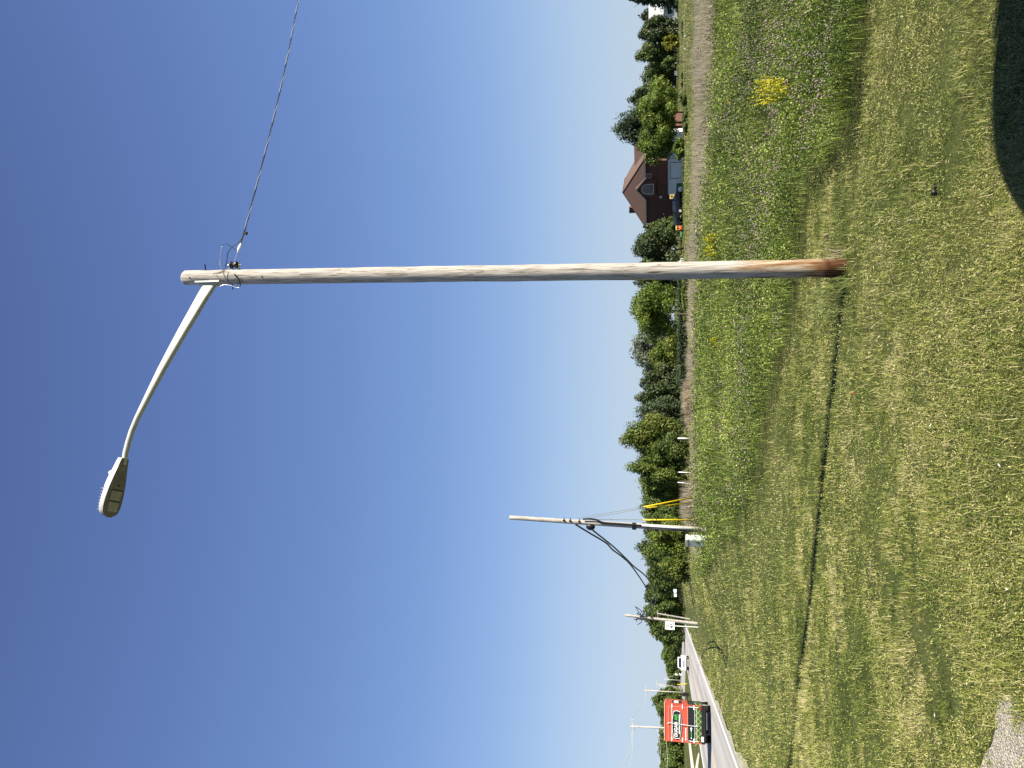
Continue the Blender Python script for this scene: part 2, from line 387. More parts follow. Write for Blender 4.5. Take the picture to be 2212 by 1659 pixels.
def strip(name, offs, z, mat, Y0=-40, Y1=330, kind='structure', step=5., mats=None):
    mb = MB(); yy = np.arange(Y0, Y1 + .1, step)
    for i in range(len(yy) - 1):
        a, b = yy[i], yy[i + 1]
        mb.quad((road_x(a) + offs[0], a, z), (road_x(a) + offs[1], a, z), (road_x(b) + offs[1], b, z), (road_x(b) + offs[0], b, z))
    return mb.build(name, mat)
tag(strip('road', (-7.95, .25), .012, M['asphalt']), kind='structure')
# cross street far away: a wider sheet of asphalt beyond the vehicles
def gpoly(name, pts, z, mat):
    mb = MB(); mb.add([(p[0], p[1], z) for p in pts], [tuple(range(len(pts)))]); return mb.build(name, mat)
tag(gpoly('side_road', [(road_x(178) - 7.9, 178), (road_x(330) - 7.9, 330), (-190, 400), (-120, 255)], .008, M['asphalt']), kind='structure')
for nm, offs, mt in (('edge_line', (-.07, .07), M['white_line']), ('edge_line', (-7.62, -7.48), M['white_line'])):
    tag(strip(nm, offs, .018, mt), kind='structure')
for offs in ((-3.93, -3.80), (-3.66, -3.53)):
    tag(strip('centre_line', offs, .018, M['yellow_line']), kind='structure')
# gravel verge with a ragged edge
mb = MB(); yy = np.arange(8, 200, .6); ra = rng.random(len(yy)); 
wv = .12 + .55 * vnoise(yy, yy * 0, 2.6, 5) * vnoise(yy, yy * 0, 9, 6) * 1.6
for i in range(len(yy) - 1):
    a, b = yy[i], yy[i + 1]
    mb.quad((road_x(a) + .25, a, .004), (road_x(a) + .25 + wv[i], a, .004), (road_x(b) + .25 + wv[i + 1], b, .004), (road_x(b) + .25, b, .004))
tag(mb.build('gravel_verge', M['gravel']), kind='structure')
# pale driveways on the far side of the road
def gz(x, y): p = gp(x, y); return (p.x, p.y)
tag(gpoly('driveway', [gz(1486.5, 1596), gz(1491, 1598), gz(1500, 1662), gz(1504, 1720), gz(1495, 1720), gz(1493, 1662)], .006, M['concrete']), kind='structure')
tag(gpoly('driveway', [gz(1501, 1664), gz(1500, 1720), gz(1509, 1690), gz(1508, 1655), gz(1511, 1630), gz(1509, 1625), gz(1505, 1640)], .006, M['concrete']), kind='structure')
tag(gpoly('driveway', [gz(1466.3, 1478), gz(1466.3, 1500), gz(1471, 1503), gz(1473, 1492)], .006, M['concrete']), kind='structure')
# thin pale paths across the lawn by the house
def path(pts, w, mat, z=.012):
    mb = MB()
    P = [gp(x, y) for x, y in pts]; Q = []
    for a, b in zip(P[:-1], P[1:]):
        for t in np.linspace(0, 1, 12)[:-1]: Q.append(a.lerp(b, t))
    Q.append(P[-1])
    for a, b in zip(Q[:-1], Q[1:]):
        d = (b - a); d.z = 0; d.normalize(); nn = Vector((-d.y, d.x, 0)) * w / 2
        vs = [a + nn, a - nn, b - nn, b + nn]
        mb.quad(*[(v.x, v.y, float(H(v.x, v.y)) + z + .02) for v in vs])
    return mb.build('footpath', mat)
tag(path([(1479, -20), (1478, 150), (1477, 290), (1478, 318)], 1.3, M['concrete']), kind='structure')
tag(path([(1466, -20), (1466, 60), (1465, 150)], 1.6, M['concrete']), kind='structure')
# bare gravel patch in the near corner
gpat = [(2118, 1665), (2128, 1630), (2143, 1612), (2152, 1575), (2150, 1548), (2163, 1512), (2180, 1500), (2196, 1522), (2212, 1560), (2290, 1590), (2290, 1760), (2118, 1760)]
tag(gpoly('gravel_patch', [gz(*p) for p in gpat], .006, M['gravel_near']), kind='structure')
GPAT = np.array([gz(*p) for p in gpat])
def inpoly(X, Y, P):
    ins = np.zeros(len(X), bool); n = len(P); j = n - 1
    for i in range(n):
        c = ((P[i, 1] > Y) != (P[j, 1] > Y)) & (X < (P[j, 0] - P[i, 0]) * (Y - P[i, 1]) / (P[j, 1] - P[i, 1] + 1e-12) + P[i, 0])
        ins ^= c; j = i
    return ins

# ------------------------------------------------------------------ ground cover
edge_px = [(1882, -160), (1876, 0), (1866, 150), (1862, 231), (1848, 281), (1800, 328), (1755, 364), (1746, 463), (1742, 545), (1730, 620), (1719, 700),
           (1712, 745), (1691, 775), (1672, 870), (1655, 950), (1643, 1020), (1640, 1065), (1630, 1090), (1614, 1118), (1597, 1142), (1565, 1180), (1540, 1225)]
EDGE = np.array([gz(*p) for p in edge_px])
far_px = [(1516, 1245), (1516, 1180), (1516, 1100), (1512, 1000), (1510, 900), (1509, 800), (1512, 700), (1520, 560), (1530, 430), (1540, 300), (1550, 120), (1552, -160)]
FAR = np.array([gz(*p) for p in far_px])
MEADOW = np.vstack([EDGE, FAR])
MEADOW_G = np.vstack([EDGE, FAR])

def zground(X, Y):
    e = X - road_x(Y)
    return H(X, Y) + ((vnoise(X, Y, 1.7, 3) - .5) * .05 + (vnoise(X, Y, .4, 33) - .5) * .045) * sstep(1.5, 4, e) * (Y < 60)

def blades(name, X, Y, h, w, lean, tint, mat, hvar=.35, seg=1, dirbias=None):
    n = len(X); Z = zground(X, Y) - .004
    a = rng.random(n) * 2 * np.pi; hh = h * (1 + hvar * rng.normal(size=n)).clip(.3, 2)
    la = rng.random(n) * 2 * np.pi; lr = lean * rng.random(n) * hh
    dx, dy = np.cos(la) * lr, np.sin(la) * lr
    if dirbias is not None: dx += dirbias[0] * hh; dy += dirbias[1] * hh
    wx, wy = np.cos(a) * w / 2, np.sin(a) * w / 2
    if seg == 1:
        V = np.stack([np.stack([X - wx, Y - wy, Z], 1), np.stack([X + wx, Y + wy, Z], 1),
                      np.stack([X + dx, Y + dy, Z + np.sqrt(np.maximum(hh ** 2 - lr ** 2, (.25 * hh) ** 2))], 1)], 1).reshape(-1, 3)
        Fs = np.arange(n * 3).reshape(-1, 3); return V, Fs, np.repeat(tint, 3)
def emit(name, parts, mat, k=3):
    V = []; Fa = []; T = []; o = 0
    for v, f, t in parts: V.append(v); Fa.append(f + o); T.append(t); o += len(v)
    return npmesh(name, np.vstack(V), np.vstack(Fa), mat, tint=np.concatenate(T), k=k)

M['mown'] = leafmat('mown_grass', [(.040, .060, .012), (.120, .170, .026), (.275, .325, .058), (.47, .45, .14), (.74, .64, .35)], .14)
M['clover'] = leafmat('clover_leaves', [(.022, .042, .010), (.095, .155, .022), (.29, .38, .055), (.66, .68, .22)], .22)
M['heads'] = leafmat('clover_heads', [(.20, .16, .11), (.36, .29, .23), (.50, .38, .40), (.54, .36, .46)], .2)
M['drygrass'] = leafmat('dry_grass', [(.20, .17, .11), (.36, .31, .22), (.54, .47, .35), (.36, .37, .16)], .25)
M['goldenrod'] = leafmat('goldenrod', [(.20, .28, .04), (.60, .60, .045), (.88, .78, .05)], .3)

# short mown grass: density and blade size change with distance
def mown_points(n, y0, y1, p=1.35):
    u = rng.random(n); q = 1 - p
    Y = (y0 ** q + u * (y1 ** q - y0 ** q)) ** (1 / q)
    X = (rng.random(n) * 2 - 1) * (.56 * Y + 1.2)
    return X, Y
def inmeadow(X, Y):
    return inpoly(X + (vnoise(X, Y, .7, 81) - .5) * .5, Y + (vnoise(X, Y, .6, 82) - .5) * (.7 + Y * .03) + (vnoise(X, Y, .15, 83) - .5) * .3, MEADOW)
def keep_mown(X, Y):
    k = ~inmeadow(X, Y) & (X > road_x(Y) + .38 + .45 * vnoise(X, Y, .8, 9))
    k &= ~(inpoly(X + (vnoise(X, Y, .12, 91) - .5) * .35, Y + (vnoise(X, Y, .1, 92) - .5) * .35, GPAT) & (rng.random(len(X)) < .90))
    return k
def strawy(X, Y): return vnoise(X, Y, 1.1, 12) * .55 + vnoise(X, Y, .33, 13) * .35 + vnoise(X, Y, 4., 14) * .35
def pits(X, Y):
    return vnoise(X, Y, .17, 71) * .55 + vnoise(X, Y, .5, 72) * .45
parts = []
for n, y0, y1, hh, ww in ((400000, 4.6, 16, .042, .0060), (330000, 12, 60, .060, .015), (160000, 45, 200, .075, .030)):
    X, Y = mown_points(n, y0, y1); k = keep_mown(X, Y) & ((pits(X, Y) > .40) | (rng.random(n) < .18) | (Y > 40)); X, Y = X[k], Y[k]
    pt = vnoise(X, Y, .9, 1) * .35 + vnoise(X, Y, .20, 2) * .35 + strawy(X, Y) * .5
    tint = np.clip((pt - .42) * 1.75 + .08 + rng.normal(size=len(X)) * .25, 0, 1)
    sz = (Y / (9 if y1 < 20 else 22 if y1 < 100 else 45)) ** .7
    tall = .58 + 1.5 * vnoise(X, Y, .22, 7) * vnoise(X, Y, 1.1, 8) * 2.2
    parts.append(blades('g', X, Y, hh * .66 * sz.clip(.8, 2) * tall, ww * sz, 1.6, tint, None))
# sparse longer blades
X, Y = mown_points(110000, 4.6, 34, 1.7); k = keep_mown(X, Y) & (vnoise(X, Y, 1.5, 95) + .4 * vnoise(X, Y, .4, 96) > .62); X, Y = X[k], Y[k]
parts.append(blades('g', X, Y, .10 * (Y / 9) ** .3, .0065 * (Y / 9) ** .7, 1.3, np.clip(.5 + .3 * rng.normal(size=len(X)), 0, 1), None))
# flat-lying clippings
X, Y = mown_points(330000, 4.6, 60, 1.5); k = keep_mown(X, Y) & (strawy(X, Y) > .64 + .30 * (rng.random(len(X)) - .5)) & (pits(X, Y) > .30); X, Y = X[k], Y[k]
n = len(X); P_ = np.stack([X, Y, zground(X, Y) + .010 + .035 * rng.random(n) * (Y / 9) ** .4], 1)
V, Fq = leafquads(P_, rng.normal(size=P_.shape) * .55 + np.array([0, 0, .9]), .0175 * (Y / 9) ** .62 * (.3 + rng.random(n)), .20)
parts.append((V, np.concatenate([Fq[:, [0, 1, 2]], Fq[:, [0, 2, 3]]]), np.repeat(np.clip(.68 + .20 * rng.normal(size=n), .2, 1), 4)))
# small weed and clover leaves among the blades
X, Y = mown_points(300000, 4.6, 60, 1.5); k = keep_mown(X, Y) & (vnoise(X, Y, .6, 61) * .6 + vnoise(X, Y, 2.6, 62) * .5 > .42); X, Y = X[k], Y[k]
P_ = np.stack([X, Y, zground(X, Y) + .008 + .045 * rng.random(len(X)) ** 1.5 * (Y / 9) ** .5], 1)
V, Fq = leafquads(P_, rng.normal(size=P_.shape) * .6 + np.array([0, 0, .8]), .0075 * (Y / 8) ** .8 * (.4 + rng.random(len(X))), .7)
Ft = np.concatenate([Fq[:, [0, 1, 2]], Fq[:, [0, 2, 3]]])
parts.append((V, Ft, np.repeat(np.clip(.38 + .22 * rng.normal(size=len(X)), 0, 1), 4)))
g = emit('mown_grass', parts, M['mown']); tag(g, kind='stuff', label='short mown grass with dry clippings', cat='grass')

# clover meadow
def edge_dist(X, Y):
    d = np.full(len(X), 9.0)
    for a, b in zip(EDGE[:-1], EDGE[1:]):
        ab = b - a; t = np.clip(((X - a[0]) * ab[0] + (Y - a[1]) * ab[1]) / (ab @ ab), 0, 1)
        d = np.minimum(d, np.hypot(X - a[0] - t * ab[0], Y - a[1] - t * ab[1]))
    return d
def meadow_pts(n, y0=8, y1=48, p=1.5):
    X, Y = mown_points(n, y0, y1, p); k = inmeadow(X, Y); return X[k], Y[k]
P_ = []; N_ = []; S_ = []; T_ = []
X, Y = meadow_pts(700000); _k = (vnoise(X, Y, .33, 27) * .6 + vnoise(X, Y, .14, 26) * .4 > .44) | (rng.random(len(X)) < .10); X, Y = X[_k], Y[_k]
hmap = (.05 + .50 * vnoise(X, Y, .62, 21) ** 1.4 * (.45 + vnoise(X, Y, .26, 22)) + .07 * vnoise(X, Y, .2, 29)) * (.7 + .6 * vnoise(X, Y, 4, 23)) 
u = rng.random(len(X)) ** .55
_d = edge_dist(X, Y); _ov = (_d < .5) & (vnoise(X, Y, 1.3, 28) > .38)
hmap = np.where(_ov, hmap * .8 + .14, hmap) * 1.3; _k = ~(_ov & (u < .25)); X, Y, hmap, u = X[_k], Y[_k], hmap[_k], u[_k]
Z = zground(X, Y) + hmap * u
P_ = np.stack([X, Y, Z], 1); Nn = rng.normal(size=(len(X), 3)) * .75 + np.array([0, 0, .8])
sz = .0145 * (Y / 12) ** .8 * (.7 + .7 * rng.random(len(X)))
V, Fq = leafquads(P_, Nn, sz, .75)
tl = np.clip(-.08 + .4 * rng.random(len(X)) + .55 * vnoise(X, Y, 1.6, 25) + .45 * (rng.random(len(X)) > .91), 0, 1)
mleaf = (V, Fq, np.repeat(tl, 4))
# upright grass stalks in the meadow -> quads (degenerate-free thin diamonds)
X, Y = meadow_pts(90000); n = len(X)
h2 = (.20 + .22 * rng.random(n)) * (.7 + .6 * vnoise(X, Y, 2.5, 31)); wd = .0042 * (Y / 12) ** .9
la = rng.random(n) * 2 * np.pi; lr = h2 * .55 * rng.random(n); Z = zground(X, Y)
a = rng.random(n) * 2 * np.pi; wx, wy = np.cos(a) * wd, np.sin(a) * wd
tx, ty = X + np.cos(la) * lr, Y + np.sin(la) * lr
V = np.stack([np.stack([X, Y, Z], 1), np.stack([X + (tx - X) * .4 + wx, Y + (ty - Y) * .4 + wy, Z + h2 * .55], 1),
              np.stack([tx, ty, Z + h2], 1), np.stack([X + (tx - X) * .4 - wx, Y + (ty - Y) * .4 - wy, Z + h2 * .55], 1)], 1).reshape(-1, 3)
mst = (V, np.arange(n * 4).reshape(-1, 4), np.repeat(np.clip(.45 + .28 * rng.normal(size=n), 0, 1), 4))
V = np.vstack([mleaf[0], mst[0]]); Fq = np.vstack([mleaf[1], mst[1] + len(mleaf[0])]); T = np.concatenate([mleaf[2], mst[2]])
g = npmesh('clover_meadow', V, Fq, M['clover'], tint=T); tag(g, kind='stuff', label='tall green clover and weeds behind the mown strip', cat='clover')
# flower heads (small faceted balls), too many to count
X, Y = meadow_pts(52000, p=1.2)
k = (vnoise(X, Y, 1.5, 41) * .6 + vnoise(X, Y, 5, 42) * .6) > np.where(X < 2, .62, .70) + .16 * rng.normal(size=len(X))
X, Y = X[k], Y[k]; n = len(X)
hm = (.05 + .50 * vnoise(X, Y, .62, 21) ** 1.4 * (.45 + vnoise(X, Y, .26, 22)) + .07 * vnoise(X, Y, .2, 29)) * (.7 + .6 * vnoise(X, Y, 4, 23)) * 1.3
Z = zground(X, Y) + hm * (1.0 + .25 * rng.random(n)) + .01
r = .0125 * (Y / 12) ** .45 * (.75 + .5 * rng.random(n))
oc = []
for zz, rr, k6 in ((1, .0, 1), (.55, .85, 5), (-.45, .9, 5), (-1, 0, 1)):
    for j in range(k6): oc.append((rr * math.cos(2 * math.pi * (j + (zz < 0) * .5) / 5), rr * math.sin(2 * math.pi * (j + (zz < 0) * .5) / 5), zz))
oc = np.array(oc); ff = []
for j in range(5):
    j2 = (j + 1) % 5; ff += [(0, 1 + j, 1 + j2), (1 + j, 6 + j, 1 + j2), (1 + j2, 6 + j, 6 + j2), (6 + j, 11, 6 + j2)]
ff = np.array(ff)
V = (np.stack([X, Y, Z], 1)[:, None, :] + oc[None] * r[:, None, None]).reshape(-1, 3)
Fq = (ff[None] + (np.arange(n) * 12)[:, None, None]).reshape(-1, 3)
tt = np.clip(.36 + .28 * rng.normal(size=n) - .2 * (Y > 22) + .5 * (vnoise(X, Y, .9, 44) - .5), 0, 1)
g = npmesh('clover_flowers', V, Fq, M['heads'], tint=np.repeat(tt, 12), k=3, smooth=True); tag(g, kind='stuff', label='pink and faded clover flower heads above the meadow', cat='flowers')

# dry grass band behind the meadow (right-hand side) and lighter tufts
dry_px = [(1553, -160), (1553, 100), (1543, 300), (1530, 440), (1520, 570), (1511, 700), (1509, 820), (1509, 900), (1512, 1000), (1516, 1130), (1514, 1210),
          (1508, 1210), (1506, 1100), (1503, 1000), (1500, 900), (1494, 800), (1492, 650), (1496, 550), (1502, 430), (1506, 300), (1508, 100), (1508, -160)]
def ragged(px, amp, seed):
    out = []; r_ = np.random.default_rng(seed)
    for (a, b), (c, d) in zip(px, px[1:] + px[:1]):
        for t in np.linspace(0, 1, 9)[:-1]: out.append((a + (c - a) * t + r_.normal() * amp, b + (d - b) * t))
    return out
DRY = np.array([gz(*p) for p in ragged(dry_px, 1.6, 4)])
x0, y0 = DRY.min(0); x1, y1 = DRY.max(0)
n = 260000; X = x0 + rng.random(n) * (x1 - x0); Y = y0 + rng.random(n) * (y1 - y0); k = inpoly(X, Y, DRY); X, Y = X[k], Y[k]
tb = np.clip(.35 + .35 * vnoise(X, Y, 4, 51) + .15 * rng.normal(size=len(X)), 0, 1)
tb = np.where(X < -2, np.clip(tb + .3, 0, 1), tb)
k = vnoise(X, Y, 1.1, 55) + .5 * vnoise(X, Y, .4, 56) > .42; X, Y, tb = X[k], Y[k], np.clip(tb[k] + .5 * (vnoise(X[k], Y[k], 1.6, 57) - .5), 0, 1)
pd = [blades('d', X, Y, .12 + .40 * vnoise(X, Y, 1.6, 52), .020, .8, tb, None)]
g = emit('dry_grass', pd, M['drygrass']); tag(g, kind='stuff', label='band of brown dry grass between the meadow and the far lawn', cat='grass')

# ------------------------------------------------------------------ trees
def leaf_pal(name, dark, light, extra=None, trans=.3):
    mid = tuple((a + b) / 2 for a, b in zip(dark, light)); return leafmat(name, [dark, mid, light] + ([extra] if extra else []), trans)
M['l_green'] = leaf_pal('leaves_green', (.044, .080, .018), (.185, .25, .052))
M['l_bright'] = leaf_pal('leaves_bright', (.070, .125, .016), (.25, .33, .05))
M['l_dark'] = leaf_pal('needles_dark', (.026, .044, .014), (.098, .136, .044), trans=.1)
M['l_blue'] = leaf_pal('leaves_bluish', (.040, .065, .028), (.13, .18, .085))
M['l_yellow'] = leaf_pal('leaves_yellow_green', (.045, .080, .012), (.17, .24, .040), (.28, .27, .055))
M['l_pale'] = leaf_pal('leaves_silver', (.10, .13, .075), (.26, .30, .20))
M['l_gold'] = leaf_pal('leaves_golden', (.16, .18, .02), (.34, .34, .03))

def tree(name, label, cat, yc, xt, hw, Y, mat, kind='round', nleaf=5200, crown_lo=.12, seed=0, group=None, trunk=True, lsz=None, gaps=.0, xb=None):
    """yc = picture row of the trunk, xt = picture column of the top, hw = half width in pixels, Y = distance"""
    r0 = np.random.default_rng(seed + 77); nleaf = int(nleaf * 1.7); hw = hw * (1.12 if kind == 'cone' else 1.3 if kind != 'willow' else 1.15)
    top = atY(xt, yc, Y); X = top.x; gzv = float(H(X, Y)) if xb is None else atY(xb, yc, Y).z
    gzv = float(H(X, Y)); ht = top.z - gzv
    pxm = F / (Y * ct); rad = hw / pxm
    root = thing(name, label, cat, (X, Y, gzv - .05), r0.random() * .4 - .2, group)
    ls = lsz or max(.09, Y * .00135)
    if trunk:
        mb = MB(); tr = max(.06, ht * .018)
        pts = [(0, 0, -.1)]; x = y = 0
        for i in range(1, 7):
            x += r0.normal() * .02 * ht; y += r0.normal() * .02 * ht; pts.append((x, y, ht * .82 * i / 6))
        mb.tube(pts, [tr * (1 - .13 * i) for i in range(7)], 8)
        for i in range(7):
            b = Vector(pts[1 + i % 5]); a = i * 2.4 + r0.random(); l = rad * (.5 + .3 * r0.random())
            mb.tube([b, b + Vector((math.cos(a) * l * .5, math.sin(a) * l * .5, l * .35)), b + Vector((math.cos(a) * l, math.sin(a) * l, l * .75))], [tr * .45, tr * .3, tr * .12], 6)
        mb.build('trunk', M['bark'], root, smooth=True)
    lo = ht * crown_lo; hh = ht - lo
    if kind == 'cone':
        n = nleaf; t = r0.random(n) ** 1.35; z = lo + hh * t
        layer = .80 + .20 * np.sin(t * 42 + 1.5 * np.sin(r0.random(n) * 6))
        a = r0.random(n) * 2 * np.pi
        lob = 1 + .16 * np.sin(a * 5 + t * 17 + seed) + .1 * np.sin(a * 9 - t * 31)
        rr = rad * (1 - t) ** .72 * layer * lob * (r0.random(n) ** .28) + .02
        P = np.stack([rr * np.cos(a), rr * np.sin(a), z - .12 * rr], 1)
        N = np.stack([np.cos(a), np.sin(a), np.full(n, .7)], 1) + r0.normal(size=(n, 3)) * .5
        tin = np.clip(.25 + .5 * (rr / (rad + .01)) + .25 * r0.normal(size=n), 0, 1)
    else:
        K = {'round': 30, 'column': 22, 'willow': 34, 'bush': 16}[kind]
        cs = []; rs = []
        for i in range(K):
            for _ in range(30):
                d = r0.normal(size=3); d /= np.linalg.norm(d); q = r0.random() ** .45 * .80
                c = d * q
                if c[2] < -.75: continue
                # egg-shaped envelope, wider below the middle
                w = 1.0 - .25 * max(0, c[2]); break
            cs.append((c[0] * rad * w, c[1] * rad * w, lo + hh * (.5 + .5 * c[2])))
            rs.append((.20 + .20 * r0.random()) * (1.15 - .4 * q))
        cs = np.array(cs); rs = np.array(rs)
        # make sure the top and the flanks are reached
        cs[0] = (r0.normal() * .1 * rad, 0, lo + hh * .86); cs[1] = (.72 * rad, 0, lo + hh * .45); cs[2] = (-.72 * rad, 0, lo + hh * .5)
        cs[5] = (.45 * rad, .1 * rad, lo + hh * .2); cs[6] = (-.45 * rad, -.1 * rad, lo + hh * .2); rs[5] = rs[6] = .36
        cs[3] = (.3 * rad, -.3 * rad, lo + hh * .72); cs[4] = (-.35 * rad, -.2 * rad, lo + hh * .68)
        w = rs ** 2; ci = r0.choice(K, nleaf, p=w / w.sum())
        d = r0.normal(size=(nleaf, 3)); d /= np.linalg.norm(d, axis=1, keepdims=True)
        if kind == 'willow': q = r0.random(nleaf) ** .5 * 1.15
        else: q = r0.random(nleaf) ** .30 * (1 + .12 * r0.normal(size=nleaf))
        ext = np.stack([rs * rad, rs * rad, rs * hh * .62], 1)[ci]
        P = cs[ci] + d * ext * q[:, None]
        if kind == 'willow': P[:, 2] -= np.abs(r0.normal(size=nleaf)) * hh * .10
        P[:, 2] = np.maximum(P[:, 2], lo * .6 + .05)
        N = d + r0.normal(size=(nleaf, 3)) * .55 + np.array([0, 0, .25])
        ct_ = r0.random(K) * .5
        tin = np.clip(.15 + ct_[ci] + .35 * r0.random(nleaf) + .08 * r0.normal(size=nleaf), 0, 1)
    V, Fq = leafquads(P, N, ls * (.6 + .8 * r0.random(len(P))), .6)
    npmesh('crown', V, Fq, mat, tint=np.repeat(tin, 4), parent=root)
    return root

TR = [ # label, cat, row, top column, half width, distance, material, kind, leaves, crown_lo
 ('tall shaggy spruce at the far right end of the lawn over a small white house', 'tree', -4, 1352, 34, 165, 'l_dark', 'cone', 7000, .05),
 ('thin grey-green deciduous tree above the small white house', 'tree', 34, 1379, 18, 185, 'l_blue', 'willow', 2500, .2),
 ('broad dark evergreen just left of the small white house', 'tree', 72, 1381, 29, 160, 'l_dark', 'round', 6500, .02),
 ('rounded golden-yellow shrub on the far lawn below the dark evergreen', 'shrub', 93, 1427, 13, 150, 'l_gold', 'bush', 1800, .02),
 ('mid-green maple left of the dark evergreen on the far lawn', 'tree', 120, 1378, 26, 165, 'l_green', 'round', 5200, .05),
 ('slender young lawn tree with a bare trunk in a mulch ring', 'tree', 139, 1428, 13, 96, 'l_green', 'column', 1300, .38),
 ('wide dull-green tree at the back of the lawn behind two round shrubs', 'tree', 172, 1387, 30, 170, 'l_green', 'round', 5200, .08),
 ('tall dark-topped tree right of the big bright locust', 'tree', 212, 1360, 24, 175, 'l_dark', 'round', 5000, .12),
 ('big bright-green locust with a bare trunk on the lawn right of the brick house', 'tree', 250, 1380, 56, 105, 'l_bright', 'round', 11000, .16),
 ('tall airy blue-green tree rising over the right wing of the brick house', 'tree', 276, 1318, 40, 112, 'l_blue', 'willow', 6000, .34),
 ('loose green tree overhanging the garage of the brick house', 'tree', 312, 1376, 38, 108, 'l_bright', 'round', 5600, .22),
 ('low bushy plant in front of the garage', 'shrub', 322, 1452, 18, 100, 'l_bright', 'bush', 1800, .0),
 ('dark spruce standing against the left wall of the brick house', 'tree', 490, 1389, 22, 124, 'l_green', 'cone', 5200, .02),
 ('broad dark pine between the brick house and the lamp pole', 'tree', 540, 1368, 42, 110, 'l_dark', 'round', 9000, .12),
 ('dark pine seen on the left of the lamp pole', 'tree', 606, 1372, 26, 120, 'l_dark', 'round', 4800, .03),
 ('wide bright yellow-green locust left of the lamp pole', 'tree', 674, 1360, 56, 92, 'l_bright', 'round', 9500, .17),
 ('tall silvery willow left of the bright locust', 'tree', 756, 1358, 48, 130, 'l_pale', 'willow', 5200, .25),
 ('yellow-green lower tree in front of the silvery willow', 'tree', 770, 1406, 44, 105, 'l_yellow', 'round', 6000, .02),
 ('dark evergreen clump with two pointed tops', 'tree', 826, 1383, 32, 98, 'l_dark', 'round', 6500, .02),
 ('tall dark evergreen left of the two-topped clump', 'tree', 860, 1372, 26, 96, 'l_dark', 'round', 5500, .02),
 ('pale feathery green tree between the evergreens and the maple', 'tree', 896, 1379, 32, 88, 'l_blue', 'round', 6000, .02),
 ('maple with yellowing leaves above the first white stake', 'tree', 942, 1342, 40, 74, 'l_yellow', 'round', 8000, .12),
 ('dark understorey tree behind the white stakes', 'tree', 975, 1400, 36, 72, 'l_green', 'round', 5500, .0),
 ('grey-green tree peeping between the two yellowing maples', 'tree', 990, 1372, 22, 100, 'l_blue', 'willow', 2200, .2),
 ('second yellowing maple, lower and wider, behind the middle white stake', 'tree', 1018, 1356, 32, 72, 'l_yellow', 'round', 7000, .1),
 ('bushy green tree right of the yellow guy guards', 'tree', 1052, 1384, 30, 74, 'l_yellow', 'round', 5500, .0),
 ('slim dark tree rising behind the yellow guy guards', 'tree', 1096, 1376, 26, 90, 'l_green', 'round', 5000, .0),
 ('green thicket tree behind the cable pole', 'tree', 1130, 1388, 30, 78, 'l_green', 'round', 5500, .0),
 ('low bright thicket behind the pale cabinet', 'shrub', 1160, 1400, 34, 70, 'l_bright', 'round', 6000, .0),
 ('airy bluish tree with an open top left of the cabinet', 'tree', 1180, 1366, 22, 96, 'l_blue', 'willow', 2600, .3),
 ('dense green tree left of the open-topped one', 'tree', 1200, 1393, 34, 82, 'l_green', 'round', 6500, .0),
 ('brownish-green bush at the left end of the thicket', 'shrub', 1226, 1424, 28, 76, 'l_yellow', 'round', 4500, .0),
 ('round green tree behind the far grey lawn', 'tree', 1250, 1398, 30, 180, 'l_green', 'round', 5000, .02),
 ('large dark oak crown right of the leaning pole', 'tree', 1296, 1390, 28, 190, 'l_green', 'round', 6000, .05),
 ('large dark oak behind the speed limit sign', 'tree', 1330, 1392, 34, 190, 'l_green', 'round', 7000, .05),
 ('lower side of the oak group, sloping to the road', 'tree', 1362, 1408, 22, 200, 'l_green', 'round', 4500, .02),
 ('low green tree over the end of the road', 'tree', 1392, 1432, 22, 300, 'l_green', 'round', 3000, .0),
 ('second low tree over the end of the road', 'tree', 1416, 1430, 20, 320, 'l_green', 'round', 3000, .0),
 ('rounded tree above the white pickup', 'tree', 1436, 1437, 20, 300, 'l_green', 'round', 3000, .0),
 ('hazy tree in the gap left of the white pickup', 'tree', 1458, 1443, 20, 420, 'l_blue', 'round', 2600, .0),
 ('hazy low tree behind the far cluster of poles', 'tree', 1480, 1442, 18, 430, 'l_blue', 'round', 2600, .0),
 ('tall dark tree at the right of the box truck roof', 'tree', 1506, 1410, 20, 230, 'l_green', 'round', 4500, .0),
 ('dense tree just behind the top of the box truck', 'tree', 1530, 1418, 20, 225, 'l_green', 'round', 4500, .0),
 ('dense tree behind the middle of the box truck', 'tree', 1556, 1424, 22, 225, 'l_green', 'round', 4500, .0),
 ('dark tree on the left of the box truck', 'tree', 1584, 1424, 22, 215, 'l_green', 'round', 4800, .0),
 ('second dark tree left of the box truck', 'tree', 1612, 1424, 22, 215, 'l_green', 'round', 4800, .0),
 ('tree above the driveways at the left end of the row', 'tree', 1640, 1427, 22, 210, 'l_green', 'round', 4800, .0),
 ('leftmost tree of the roadside row, cut by the frame', 'tree', 1668, 1424, 22, 205, 'l_green', 'round', 4200, .0),
]
